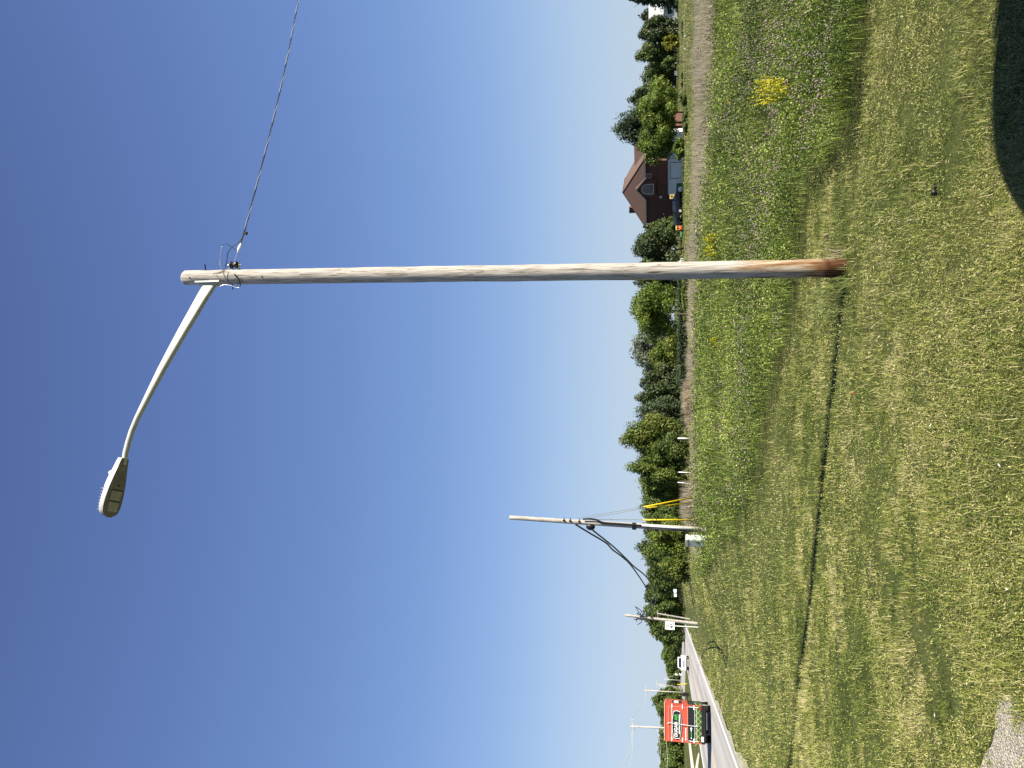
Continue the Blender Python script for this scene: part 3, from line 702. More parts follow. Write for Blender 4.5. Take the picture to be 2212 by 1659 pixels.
GAP = [(52, 1392, 190, 'dark backing tree between the spruce and the broad evergreen'), (104, 1390, 190, 'backing tree behind the golden shrub'), (150, 1392, 195, 'backing tree between the maple and the wide dull tree'),
 (196, 1380, 190, 'backing tree right of the dark-topped tree'), (231, 1376, 185, 'backing tree between the dark-topped tree and the big locust'),
 (512, 1384, 150, 'backing tree between the wall spruce and the broad pine'), (574, 1380, 150, 'backing tree directly behind the lamp pole'), (630, 1384, 150, 'backing tree between the pole and the bright locust'),
 (722, 1376, 150, 'backing tree between the bright locust and the silvery willow'), (800, 1390, 150, 'backing tree between the willow and the evergreen clump'), (846, 1388, 140, 'backing tree between the two evergreens'),
 (880, 1388, 130, 'backing tree right of the pale feathery tree'), (915, 1384, 130, 'backing tree between the feathery tree and the first yellowing maple'), (960, 1378, 130, 'backing tree over the white stakes'),
 (1002, 1384, 125, 'backing tree between the two yellowing maples'), (1040, 1382, 125, 'backing tree right of the guy guards'), (1075, 1384, 125, 'backing tree between the two yellow guy guards'),
 (1112, 1386, 125, 'backing tree just right of the cable pole'), (1146, 1388, 125, 'backing tree just left of the cable pole'), (1190, 1386, 130, 'backing tree behind the cabinet'),
 (1216, 1392, 130, 'backing tree at the left end of the thicket'), (1240, 1396, 170, 'backing tree where the thicket meets the distant lawn'), (1272, 1392, 210, 'backing tree behind the white yard boxes'),
 (1312, 1390, 215, 'backing tree between the two big oaks'), (1346, 1398, 215, 'backing tree left of the speed limit sign'), (1378, 1424, 280, 'backing tree where the oaks slope to the road'),
 (1404, 1432, 350, 'small hazy tree over the road end'), (1447, 1440, 360, 'small hazy tree above the pickup roof'), (1520, 1414, 260, 'backing tree right of the truck roof'), (1572, 1422, 260, 'backing tree over the truck roof'),
 (1598, 1422, 250, 'backing tree left of the truck'), (1626, 1424, 250, 'backing tree above the driveways'), (1652, 1424, 245, 'backing tree near the left frame edge')]
for _y, _x, _d, _l in GAP: TR.append((_l, 'tree', _y, _x, 25 if _d < 240 else 20, _d, 'l_green' if (_y % 3) else 'l_blue', 'round', 3400, .0))
for i, (lb, cat, yc, xt, hw, Y, mt, kd, nl, lo) in enumerate(TR):
    nm = 'shrub' if cat == 'shrub' else ('pine_tree' if mt == 'l_dark' else 'willow_tree' if mt == 'l_pale' else 'leafy_tree')
    tree(nm, lb, cat, yc, xt, hw, Y, M[mt], kd, nl, lo, seed=i * 13 + 1, trunk=True,
         group='trees behind the fields' if cat == 'tree' else 'shrubs on the lawns')
# two small round shrubs on the lawn
for i, (yy_, lb) in enumerate(((164, 'small round dark shrub on the lawn, the right one of the pair'), (182, 'small round dark shrub on the lawn, the left one of the pair'))):
    tree('round_shrub', lb, 'shrub', yy_, 1471.5, 5, 112, M['l_dark'], 'bush', 500, 0, seed=300 + i, trunk=False, group='round shrubs on the lawn')
tree('round_shrub', 'long low dark shrub beside the lawn path', 'shrub', 62, 1472, 13, 112, M['l_dark'], 'bush', 900, 0, seed=310, trunk=False, group='round shrubs on the lawn')
tree('round_shrub', 'ragged green shrub at the lawn edge below the locust', 'shrub', 214, 1468, 14, 82, M['l_green'], 'bush', 1500, 0, seed=311, trunk=False, group='round shrubs on the lawn')
tree('round_shrub', 'leafy dark shrub at the foot of the locust trunk', 'shrub', 262, 1474, 22, 78, M['l_green'], 'bush', 2600, 0, seed=312, trunk=False, group='round shrubs on the lawn')
p = atY(1481, 139, 96); mb = MB(); mb.tube([(0, 0, 0), (0, 0, .08)], [1.1, .9], 18)
tag(mb.build('mulch_ring', M['mulch'], loc=(p.x, 96, float(H(p.x, 96)))), 'dark mulch ring around the slender young tree', 'mulch ring')
# bluish hedge strip on the far left of the lamp pole, and a brighter low strip before it
def hedge(name, label, ya, yb, xt, Y, mat, nleaf, seed, deep=3.0):
    r0 = np.random.default_rng(seed); A = atY(xt, ya, Y); B = atY(xt, yb, Y)
    root = thing(name, label, 'hedge', ((A.x + B.x) / 2, Y, 0))
    n = nleaf; t = r0.random(n); X = A.x + (B.x - A.x) * t; Yy = Y + deep * (r0.random(n) - .5)
    zb = H(X, Yy); top = A.z + .25 * (vnoise(X, X * 0, 2.2, seed) - .5) + .12 * (vnoise(X, X * 0, .6, seed) - .5)
    Z = zb + (top - zb) * r0.random(n) ** .6
    P = np.stack([X - root.location.x, Yy - Y, Z], 1); N = r0.normal(size=(n, 3)) + np.array([0, -.4, .5])
    V, Fq = leafquads(P, N, .13 * (.6 + .8 * r0.random(n)), .5)
    npmesh('foliage', V, Fq, mat, tint=np.repeat(np.clip(.45 + .3 * r0.normal(size=n), 0, 1), 4), parent=root)
hedge('hedge', 'long low bluish-green hedge left of the lamp pole under the trees', 575, 830, 1464, 84, M['l_blue'], 9000, 401)
hedge('hedge', 'short bright green strip of bushes before the bluish hedge', 590, 690, 1474, 76, M['l_bright'], 3500, 402, 2.)
hedge('hedge', 'grey weedy growth below the willow and evergreens', 790, 915, 1470, 70, M['l_blue'], 5000, 403, 3.)

# tall pale grass tufts
def tuft(label, yc, xb, hw, hpx, n, mat, tint, seed, lean=.6, w=.02, spread_y=1.5, name='grass_tuft'):
    B = gp(xb, yc); px = F / (B.y * ct); hgt = hpx / px; rad = hw / px; r0 = np.random.default_rng(seed)
    root = thing(name, label, 'grass', (B.x, B.y, B.z), 0, 'tall grass tufts')
    X = r0.normal(size=n) * rad * .45; Y = r0.normal(size=n) * spread_y * .4
    hh = hgt * (.45 + .6 * r0.random(n)); la = r0.random(n) * 2 * np.pi; lr = hh * lean * r0.random(n)
    a = r0.random(n) * np.pi; wx, wy = np.cos(a) * w / 2, np.sin(a) * w / 2
    tx, ty = X + np.cos(la) * lr, Y + np.sin(la) * lr
    V = np.stack([np.stack([X, Y, X * 0 - .03], 1), np.stack([X + (tx - X) * .4 + wx, Y + (ty - Y) * .4 + wy, hh * .55], 1),
                  np.stack([tx, ty, hh], 1), np.stack([X + (tx - X) * .4 - wx, Y + (ty - Y) * .4 - wy, hh * .55], 1)], 1).reshape(-1, 3)
    npmesh('blades', V, np.arange(n * 4).reshape(-1, 4), mat, tint=np.repeat(np.clip(tint + .15 * r0.normal(size=n), 0, 1), 4), parent=root)
M['straw'] = leafmat('straw', [(.30, .24, .15), (.46, .37, .25), (.60, .48, .33)], .25)
tuft('pinkish tan tussock of tall grass below the dark evergreens', 858, 1501, 36, 30, 1500, M['straw'], .5, 501, .9, .03)
tuft('tan grass clump leaning left beside the pinkish tussock', 900, 1500, 22, 24, 600, M['straw'], .3, 502, .9, .03)
tuft('grey dry grass at the foot of the yellow guards', 1090, 1507, 38, 40, 1500, M['drygrass'], .45, 503, .5, .03)
tuft('dry grass around the cable pole and cabinet', 1160, 1519, 34, 20, 900, M['drygrass'], .6, 504, .5, .02)
M['weed'] = leafmat('weed_blades', [(.10, .15, .03), (.24, .30, .08), (.40, .43, .17)], .3)
tuft('long pale grass blades just left of the lamp pole foot', 640, 1812, 60, 60, 160, M['weed'], .6, 505, 1.1, .008, 1.)
tuft('leafy grass against the foot of the lamp pole', 612, 1833, 22, 32, 110, M['weed'], .5, 506, .9, .010, .4)
tuft('dry stalks behind the foot of the lamp pole', 553, 1822, 14, 50, 70, M['straw'], .5, 507, .9, .006, .4)

def goldenrod(label, x, y, hw, hpx, n, seed):
    B = gp(x, y); px = F / (B.y * ct); rad = hw / px; hgt = hpx / px; r0 = np.random.default_rng(seed)
    root = thing('goldenrod_plant', label, 'wildflower', B, 0, 'goldenrod in the meadow')
    mb = MB(); P = []; T = []
    for i in range(n):
        x0_, y0_ = r0.normal(size=2) * rad * .5; h_ = hgt * (.6 + .5 * r0.random()); lx, ly = r0.normal(size=2) * .12
        mb.tube([(x0_, y0_, 0), (x0_ + lx * .5, y0_ + ly * .5, h_ * .6), (x0_ + lx, y0_ + ly, h_)], .004, 4)
        k = 60; t = r0.random(k); a = r0.random(k) * 6.28; rr = .06 * (1 - t) * r0.random(k) + .005
        P.append(np.stack([x0_ + lx * (.5 + .5 * t) + rr * np.cos(a), y0_ + ly * (.5 + .5 * t) + rr * np.sin(a), h_ * (.55 + .47 * t)], 1)); T.append(np.clip(.3 + .9 * r0.random(k), 0, 1))
    mb.build('stem', M['weed'], root)
    P = np.vstack(P); V, Fq = leafquads(P, r0.normal(size=P.shape), .014 * (B.y / 11) ** .7, .7)
    npmesh('flower_plume', V, Fq, M['goldenrod'], tint=np.repeat(np.concatenate(T), 4), parent=root)
goldenrod('bright yellow goldenrod clump on the right side of the meadow', 1750, 190, 30, 112, 24, 601)
goldenrod('yellow-green goldenrod beyond the right side of the lamp pole', 1566, 528, 26, 44, 26, 602)
goldenrod('fainter goldenrod patch left of the lamp pole', 1560, 735, 14, 22, 16, 603)
goldenrod('tiny goldenrod sprig far right in the meadow', 1590, 225, 6, 22, 8, 604)

# ------------------------------------------------------------------ lamp pole
def pole_tube(B, T, r0, r1, nseg=40, n=28, wob=.004, seed=1):
    r_ = np.random.default_rng(seed); mb = MB(); pts = []; rr = []
    L = (T - B)
    for i in range(nseg + 1):
        t = i / nseg; pts.append(B + L * t + Vector((r_.normal() * wob * .5, r_.normal() * wob * .5, 0))); rr.append((r0 + (r1 - r0) * t) * (1 + r_.normal() * wob))
    pts.append(T + L.normalized() * .025); rr.append(r1 * .86); pts.append(T + L.normalized() * .035); rr.append(r1 * .6)
    mb.tube(pts, rr, n); return mb
B = gp(1829, 580); T = atY(402, 600, B.y); LP = B.copy()
root = thing('wooden_lamp_pole', 'tall weathered wooden pole with rust-brown stained foot, carrying the street lamp', 'pole', B)
pole_tube(Vector((0, 0, -.3)), T - B, .126, .119, seed=3).build('pole', M['pole_main'], root, smooth=True)
axis = (T - B).normalized()
def onpole(x):                                       # pole axis point at picture column x
    n = Vector((0, 1, 0)); y = 580 + (600 - 580) * (1829 - x) / 1427.; return onplane(x, y, B, n)
right = Vector((1, 0, 0)); tocam = Vector((-B.x, -B.y, 0)).normalized(); side = tocam.cross(Vector((0, 0, 1))) * -1
if side.x < 0: side = -side
# bolts, washers, steps
def L_(p): return p - B
c = onpole(446); mb = MB(); mb.tube([L_(c + side * .10), L_(c + side * .215 + Vector((0, 0, .01)))], .010, 8); mb.tube([L_(c + side * .112), L_(c + side * .122)], .024, 10)
mb.build('through_bolt', M['dark_metal'], root)
c = onpole(501); mb = MB(); mb.tube([L_(c - side * .10), L_(c - side * .20)], .008, 8); mb.build('through_bolt', M['dark_metal'], root)
for xx in (419, 574):
    c = onpole(xx); mb = MB(); mb.tube([L_(c + tocam * .105), L_(c + tocam * .126)], .011, 10); mb.build('bolt_head', M['black'], root)
# yellow tag strip on the shaded side
c = onpole(1388); mb = MB(); mb.box(L_(c - side * .121 + tocam * .03), (.006, .03, .30), mi=0); mb.build('yellow_strip', M['yellow'], root)
# clevis with spool insulator
c0 = onpole(498); c1 = onpole(518); mb = MB()
for cc in (c0, c1): mb.box(L_(cc + side * .17), (.12, .035, .008))
mb.box(L_((c0 + c1) / 2 + side * .118), (.008, .04, (c0 - c1).length))
mb.tube([L_(c0 + side * .195 + Vector((0, 0, .03))), L_(c1 + side * .195 - Vector((0, 0, .03)))], .008, 8)
cl = mb.build('clevis_bracket', M['galv'], root)
mb = MB(); z0 = L_(c1 + side * .195); hh = (c0 - c1).length
mb.tube([z0 + Vector((0, 0, t * hh)) for t in (.08, .25, .35, .5, .65, .75, .92)], [.05, .062, .045, .032, .045, .062, .05], 14)
mb.build('spool_insulator', M['porcelain'], root, smooth=True)
# loop wires around the pole top
def wire(parent, name, pts, r, mat, n=8):
    mb = MB(); pts = [Vector(p) for p in pts]; Q = []
    for i in range(len(pts) - 1):
        p0 = pts[max(i - 1, 0)]; p1 = pts[i]; p2 = pts[i + 1]; p3 = pts[min(i + 2, len(pts) - 1)]
        for k in range(6):
            t = k / 6; Q.append(.5 * ((2 * p1) + (p2 - p0) * t + (2 * p0 - 5 * p1 + 4 * p2 - p3) * t * t + (3 * p1 - p0 - 3 * p2 + p3) * t ** 3))
    Q.append(pts[-1]); mb.tube(Q, r, n); return mb.build(name, mat, parent, smooth=True)
def zz(x, y): return (600 + x / 3.687) / 1.8228, (850 + y / 3.687) / 1.8228
def front(x, y, off=.135):                           # point in front of the pole at pixel of the 3.687x detail view
    a = zz(x, y); n = tocam; return L_(onplane(a[0], a[1], LP + tocam * off, n))
def mid(x, y): a = zz(x, y); return L_(onplane(a[0], a[1], LP + tocam * .02, tocam))
wire(root, 'loop_wire', [front(880, 840), front(980, 830), mid(1050, 760), mid(1082, 640), mid(1095, 540), mid(1160, 450), mid(1250, 390), mid(1305, 320)], .006, M['cable_black'])
wire(root, 'loop_wire', [front(1110, 820), front(1090, 880), front(1110, 960), front(1180, 1010), front(1240, 1000), front(1262, 940), front(1240, 890), front(1190, 840)], .006, M['cable_black'])
wire(root, 'loop_wire', [front(1190, 850), front(1240, 910), front(1275, 970), front(1270, 1030)], .008, M['cable_black'])
wire(root, 'loop_wire', [front(975, 1025), front(1040, 1000), front(1130, 1010), front(1200, 1035), front(1250, 1045), front(1272, 1020)], .005, M['cable_silver'])
wire(root, 'loop_wire', [front(920, 860), front(980, 910), front(1050, 960)], .004, M['cable_black'])
mb = MB(); mb.tube([mid(985, 720), mid(985, 660)], .011, 8); mb.build('connector', M['cable_silver'], root)
wire(root, 'loop_wire', [mid(1000, 790), mid(990, 700), mid(985, 600), mid(1000, 480), mid(1015, 440)], .0045, M['cable_silver'])
wire(root, 'loop_wire', [mid(1015, 440), mid(1060, 405), mid(1130, 440), mid(1225, 500)], .004, M['cable_black'])
ib = mid(1238, 520); it = mid(1290, 400); mb = MB(); ad = it - ib
mb.tube([ib, ib + ad * .25, ib + ad * .5, ib + ad * .8, it], [.010, .022, .027, .022, .010], 10, flat=.6); mb.build('wedge_clamp', M['white'], root)
wire(root, 'clamp_bail', [mid(1195, 660), mid(1215, 590), mid(1238, 520)], .006, M['cable_silver'])
# service drop leaving to the right (twisted wires)
A = onplane(*zz(1290, 400), LP + tocam * .02, tocam); E = atY(652, -40, 15.5); E2 = atY(760, -700, 20.)
sd_root = thing('service_drop_cable', 'twisted black and silver service cable running from the pole top to the right edge', 'cable', A)
for nm, ph, mt, rr in (('black_conductor', 0, 'cable_black', .0055), ('bare_conductor', 2.1, 'cable_silver', .0055), ('black_conductor', 4.2, 'cable_black', .0055)):
    Q = []; N_t = 520
    for i in range(N_t):
        t = i / (N_t - 1) * 1.9
        p = A.lerp(E, t) if t <= 1 else E.lerp(E2, (t - 1) * .45 / .9)
        dirv = (E - A).normalized(); u = dirv.cross(Vector((0, 0, 1))).normalized(); w = dirv.cross(u)
        sag = -.25 * math.sin(min(t, 1) * math.pi) * .3
        ang = t * 55 + ph; q = p + (u * math.cos(ang) + w * math.sin(ang)) * .008 + Vector((0, 0, sag)); Q.append(q - A)
    mb = MB(); mb.tube(Q, rr, 5); mb.build(nm, M[mt], sd_root)
mb = MB(); pp = onplane(*zz(1350, 252), LP + tocam * .02, tocam) - A; mb.box(pp, (.05, .04, .06), ry=.2); mb.build('marker_tag', M['black'], sd_root)

# lamp arm and lamp head: in the vertical plane square to the road
ad = Vector((-.965, -.26, 0)); pn = Vector((0, 0, 1)).cross(ad).normalized()
P0 = onpole(455)
arm_root = thing('street_lamp', 'grey street lamp head on a long tapering arm, mounted on the wooden pole', 'street lamp', P0 + ad * .12)
O = P0 + ad * .12
ctrl = [(455, 614, .098), (437, 643, .092), (417, 678, .085), (395, 716, .078), (372, 757, .070), (350, 797, .062), (330, 836, .055), (312, 872, .050), (297, 902, .047), (285, 930, .045), (277, 955, .044), (271, 978, .043), (267, 1004, .042)]
pts = [onplane(x, y, P0, pn) - O for x, y, r in ctrl]
mb = MB(); nS = 24; vs = []
for i, p in enumerate(pts):
    t = (pts[min(i + 1, len(pts) - 1)] - pts[max(i - 1, 0)]).normalized(); w = t.cross(pn).normalized(); ex = 2 / (6.5 - 4.5 * min(1, i / 8)); r_ = ctrl[i][2]
    for j in range(nS):
        a = 2 * math.pi * (j + .5) / nS; c_, s2 = math.cos(a), math.sin(a)
        vs.append(p + pn * math.copysign(abs(c_) ** ex, c_) * r_ * (.42 + .5 * min(1, i / 8)) + w * math.copysign(abs(s2) ** ex, s2) * r_)
fs = [(i * nS + j, i * nS + (j + 1) % nS, (i + 1) * nS + (j + 1) % nS, (i + 1) * nS + j) for i in range(len(pts) - 1) for j in range(nS)]
fs += [tuple(range(nS))[::-1], tuple((len(pts) - 1) * nS + j for j in range(nS))]
mb.add(vs, fs); _a = mb.build('arm', M['arm'], arm_root, smooth=True); _a.data.set_sharp_from_angle(angle=R(35))
ba = onplane(430, 611, P0, pn) - O; bb = onplane(476, 613, P0, pn) - O
mb = MB(); mc = (ba + bb) / 2; rz = math.atan2(ad.y, ad.x)
mb.box(mc - ad * 0.0, (.03, .17, (ba - bb).length + .05), rz); mb.box(mc + ad * .02, (.05, .10, (ba - bb).length * .8), rz)
mb.build('mounting_plate', M['arm'], arm_root, bevel=.006)
# head
ha = onplane(265, 992, P0, pn) - O; hb = onplane(231, 1113, P0, pn) - O
hd = (hb - ha); HL = hd.length; hd.normalize(); hs = pn.copy(); hu = hd.cross(hs); 
if hu.z < 0: hu = -hu
head = bpy.data.objects.new('lamp_head', None)
def hp(l, s, u): return ha + hd * (l * HL) + hs * s + hu * u
def hw_(l): return float(np.interp(l, [-.02, .03, .15, .3, .5, .7, .85, .95, .99, 1.03], [.072, .092, .108, .142, .178, .196, .194, .168, .12, .035]))
def htop(l): return float(np.interp(l, [-.02, .1, .3, .45, .52, .6, .8, .95, 1.03], [.06, .08, .11, .125, .125, .105, .095, .07, .02]))
ls_ = np.linspace(-.02, 1.03, 26); mb = MB(); ring = []
for l in ls_:
    w = hw_(l); t = htop(l); vs = []
    prof = [(-1, -.045), (-1.0, .0), (-.92, .45), (-.6, .85), (0, 1), (.6, .85), (.92, .45), (1, 0), (1, -.045)]
    for a, b in prof: vs.append(hp(l, a * w, b * t if b > 0 else b))
    ring.append(vs)
vs = [v for r_ in ring for v in r_]; k = len(ring[0]); fs = []
for i in range(len(ring) - 1):
    for j in range(k - 1): fs.append((i * k + j, i * k + j + 1, (i + 1) * k + j + 1, (i + 1) * k + j))
fs.append(tuple(range(k))); fs.append(tuple((len(ring) - 1) * k + j for j in range(k)))
mb.add(vs, fs); hous = mb.build('housing', M['lamp_body'], arm_root, smooth=True)
mb = MB(); vs = []; 
for l in ls_: vs += [hp(l, -hw_(l) * .97, -.035), hp(l, -hw_(l) * .8, -.06), hp(l, hw_(l) * .8, -.06), hp(l, hw_(l) * .97, -.035)]
fs = []
for i in range(len(ls_) - 1):
    for j in range(3): fs.append((i * 4 + j, i * 4 + j + 1, (i + 1) * 4 + j + 1, (i + 1) * 4 + j))
mb.add(vs, fs); mb.build('underside', M['lamp_under'], arm_root)
for la_, lb_ in ((.56, .73), (.755, .925)):
    mb = MB(); w1, w2 = .115, .112
    mb.add([hp(la_, -w1, -.0635), hp(la_, w1, -.0635), hp(lb_, w2, -.0635), hp(lb_, -w2, -.0635), hp(la_ + .01, -w1 + .012, -.072), hp(la_ + .01, w1 - .012, -.072), hp(lb_ - .01, w2 - .012, -.072), hp(lb_ - .01, -w2 + .012, -.072)],
           [(0, 1, 2, 3), (4, 5, 6, 7), (0, 1, 5, 4), (1, 2, 6, 5), (2, 3, 7, 6), (3, 0, 4, 7)])
    mb.build('lens', M['lens'], arm_root)
mb = MB()
for l in (.545, .742): mb.add([hp(l, -.13, -.0625), hp(l, .13, -.0625), hp(l + .012, .13, -.0625), hp(l + .012, -.13, -.0625), hp(l, -.13, -.066), hp(l, .13, -.066), hp(l + .012, .13, -.066), hp(l + .012, -.13, -.066)], [(0, 1, 2, 3), (4, 5, 6, 7), (0, 1, 5, 4), (2, 3, 7, 6)])
mb.build('seam', M['black'], arm_root)
mb = MB(); mb.tube([hp(.47, .0, -.058), hp(.47, 0, -.068)], .014, 12); mb.build('latch_hole', M['black'], arm_root)
mb = MB()
for q in range(4): mb.add([hp(.13 + q * .02, -.03, -.0615), hp(.13 + q * .02, .03, -.0615), hp(.14 + q * .02, .03, -.0615), hp(.14 + q * .02, -.03, -.0615)], [(0, 1, 2, 3)])
mb.build('cast_marks', M['lens'], arm_root)
mb = MB()
for q in range(8):
    l = .55 + q * .052; t = htop(l)
    mb.add([hp(l, -.11, t * .7), hp(l, -.11, t + .03), hp(l, .11, t + .03), hp(l, .11, t * .7), hp(l + .008, -.11, t * .7), hp(l + .008, -.11, t + .03), hp(l + .008, .11, t + .03), hp(l + .008, .11, t * .7)],
           [(0, 1, 2, 3), (4, 5, 6, 7), (0, 1, 5, 4), (1, 2, 6, 5), (2, 3, 7, 6)])
mb.build('cooling_fins', M['lamp_body'], arm_root)
mb = MB(); mb.tube([hp(.27, 0, .07), hp(.27, 0, .15), hp(.27, 0, .165)], [.04, .04, .026], 16); mb.build('photocell', M['galv'], arm_root, smooth=True)

# ------------------------------------------------------------------ cable pole (second wooden pole)
Y2 = 36.; T2 = atY(1102, 1118, Y2); B2 = atY(1530, 1146, Y2); B2.z = float(H(B2.x, Y2))
root = thing('wooden_cable_pole', 'wooden utility pole with black cables and conduits, beside the yellow guy guards', 'pole', B2)
pole_tube(Vector((0, 0, -.3)), T2 - B2, .135, .10, 20, 18, .002, 8).build('pole', M['pole'], root, smooth=True)
def q2(zx, zy): return (2000 + zx / 2.458) / 1.8228, (1950 + zy / 2.458) / 1.8228
def p2(zx, zy, off=.0): a = q2(zx, zy); return atY(a[0], a[1], Y2 - off) - B2
def p2f(zx, zy): return p2(zx, zy, .15)
wire(root, 'riser_cable', [p2f(725, 232), p2f(790, 228), p2f(860, 240), p2f(925, 265), p2f(1100, 278), p2f(1300, 294)], .042, M['cable_black'])
mb = MB(); mb.tube([p2f(1295, 290), p2f(1860, 334)], .052, 12); mb.build('conduit', M['galv'], root, smooth=True)
mb = MB(); mb.tube([p2f(1330, 318), p2f(1860, 357)], .026, 10); mb.build('conduit', M['dark_metal'], root, smooth=True)
for (a, b) in ((1222, 0), (1442, 0)):
    mb = MB(); q = p2(a, 300 if a < 1300 else 318); mb.tube([q - Vector((0, 0, .09)), q + Vector((0, 0, .09))], .165, 18); mb.build('band_clamp', M['black'], root)
for (a, b) in ((545, 238), (605, 243), (692, 250)):
    mb = MB(); q = p2(a, b); mb.tube([q + Vector((0, -.10, 0)), q + Vector((0, -.17, 0))], .05, 10); mb.tube([q + Vector((-.15, -.07, 0)), q + Vector((.15, -.07, 0))], .015, 6); mb.build('guy_attachment', M['black'], root)
mb = MB(); q = p2(800, 305, .05); mb.sphere(q, .17, 10, 8, sc=(1, .8, 1.25)); mb.build('splice_enclosure', M['black'], root, smooth=True)

# third leaning pole and the rest along the verge
B3 = gp(1509, 1348); T3 = atY(1351, 1329, B3.y)
root3 = thing('leaning_pole', 'leaning wooden pole with bunched black cable, in front of the speed limit sign', 'pole', B3)
pole_tube(Vector((0, 0, -.2)), T3 - B3, .17, .12, 16, 14, .002, 9).build('pole', M['pole'], root3, smooth=True)
r0 = np.random.default_rng(70)
tk = atY(1392, 1334, B3.y) - B3
for i in range(16):
    a = Vector((r0.normal(), r0.normal(), r0.normal() * .6)).normalized() * (.5 + .5 * r0.random())
    c = tk + Vector((r0.normal() * .1, r0.normal() * .1, r0.normal() * .5)); wire(root3, 'cable_loop', [c - a * .5 + Vector((0, 0, .15)), c, c + a * .6 + Vector((0, 0, -.05)), c + a * 1.1 + Vector((0, 0, .25))], .04, M['cable_black'], 5)
# the slack cable between pole two and three
def cab(label, name, pts, r, y_end):
    P = []
    D = B3 - B2; nrm = Vector((-D.y, D.x, 0)).normalized()
    for zx, zy in pts:
        a = q2(zx, zy); P.append(onplane(a[0], a[1], B2 + Vector((0, -.15, 0)), nrm))
    rt = thing(name, label, 'cable', P[0], 0, 'slack black cables')
    wire(rt, 'cable', [p - P[0] for p in P], r, M['cable_black'])
    return rt
c1 = cab('upper slack black cable from the cable pole down to the leaning pole', 'slack_cable',
    [(655, 282), (690, 305), (800, 372), (950, 462), (1010, 525), (1110, 600), (1200, 690), (1330, 880), (1380, 990), (1392, 1060), (1370, 1130), (1345, 1175)], .042, 0)
c2 = cab('lower slack cable drooping deepest before the leaning pole', 'slack_cable',
    [(800, 320), (860, 370), (950, 440), (1040, 515), (1150, 620), (1220, 690), (1330, 780), (1400, 880), (1432, 960), (1432, 1010), (1405, 1085), (1360, 1140), (1345, 1178)], .040, 0)
# guys with yellow guards
for i, (bx, by, gx, gy, tx, ty, lb) in enumerate(((1496, 1072, 1391, 1095, 700, 215, 'guy wire with yellow guard slanting right of the cable pole'), (1507, 1123, 1389, 1123, 760, 232, 'guy wire with upright yellow guard next to the cable pole'))):
    Yg = Y2 + (6 if i == 0 else 5); b = atY(bx, by, Yg); gtop = atY(gx, gy, Y2 + 4); tp = p2(tx, ty) + B2
    b.z -= .0
    rt = thing('guy_wire', lb, 'guy wire', b, 0, 'guy wires of the cable pole')
    mb = MB(); mb.tube([Vector((0, 0, -.3)), gtop - b], .040, 10); mb.build('guard', M['yellow'], rt, smooth=True)
    mb = MB(); mb.tube([gtop - b, tp - b], .012, 6); mb.build('wire', M['galv'], rt)
    if i == 0:
        mb = MB(); mb.tube([Vector((-.35, 0, .1)), atY(1398, 1091 + 6, Y2 + 4) - b], .028, 8); mb.build('guard', M['yellow'], rt, smooth=True)
        mb = MB(); mb.tube([atY(1398, 1097, Y2 + 4) - b, p2(760, 225) + B2 - b], .012, 6); mb.build('wire', M['galv'], rt)
# pale cabinet
cb = atY(1516, 1169, Y2 - 1.0); cb.z = float(H(cb.x, cb.y))
rt = thing('utility_cabinet', 'pale green-white telecom cabinet in the grass beside the cable pole', 'cabinet', cb, R(-24))
hz = atY(1481, 1168, Y2 - 1).z - cb.z; mb = MB(); mb.box((0, 0, (hz - .1) / 2), (.38, .38, hz - .1)); mb.build('body', M['cabinet'], rt, bevel=.02)
mb = MB(); mb.prism([(-.21, hz - .1), (.21, hz - .1), (.17, hz), (-.17, hz)], 'y', -.21, .21); mb.build('lid', M['cabinet'], rt, bevel=.01)
mb = MB(); mb.box((0, -.196, hz * .45), (.30, .012, hz * .7)); mb.build('door', M['cabinet'], rt)
mb = MB(); mb.box((.10, -.207, hz * .5), (.03, .02, .12)); mb.build('latch', M['dark_metal'], rt)

# white marker stakes
for i, (xb, yb, xt, yt, lb) in enumerate(((1497, 947, 1464, 947, 'thick white marker stake, rightmost of the three by the trees'), (1491, 1021, 1466, 1020, 'white marker stake between the other two'), (1494, 1045, 1464, 1042, 'white marker stake nearest the yellow guards'))):
    Yk = 63.; b = atY(xb, yb, Yk); t = atY(xt, yt, Yk); zb = float(H(b.x, Yk)); b.z = zb
    rt = thing('marker_stake', lb, 'stake', b, 0, 'white marker stakes')
    mb = MB(); mb.tube([Vector((0, 0, -.1)), t - b], .05 if i == 0 else .035, 10); mb.build('post', M['white'], rt, smooth=True)
    mb = MB(); d = t - b; mb.tube([d, d + Vector((0, 0, .9))], .015, 6); mb.build('tip_rod', M['dark_metal'], rt)

# ------------------------------------------------------------------ speed limit sign
def text_obj(name, s, size, mat, parent, loc, rot, align='CENTER', xs=1., bold=.0, extr=.002):
    cu = bpy.data.curves.new('t', 'FONT'); cu.body = s; cu.size = size; cu.align_x = align; cu.align_y = 'CENTER'; cu.extrude = extr; cu.offset = bold
    o = bpy.data.objects.new('tmp', cu); COL.objects.link(o); bpy.context.view_layer.update()
    me = bpy.data.meshes.new_from_object(o.evaluated_get(bpy.context.evaluated_depsgraph_get())); bpy.data.objects.remove(o)
    me.materials.clear(); me.materials.append(mat); q = bpy.data.objects.new(name, me); COL.objects.link(q); q.parent = parent
    q.location = loc; q.rotation_euler = rot; q.scale = (xs, 1, 1); return q
B5 = gp(1510, 1355); Y5 = B5.y; sc = atY(1447, 1352.5, Y5)
rt = thing('speed_limit_sign', 'white SPEED LIMIT 45 sign on a thin post beside the road', 'road sign', B5, R(14))
cz = sc.z - B5.z; mb = MB(); mb.tube([(0, 0, -.2), (-.02, 0, cz - .3)], .035, 8); mb.build('post', M['white'], rt)
PN = bpy.data.objects.new; ox = -.02
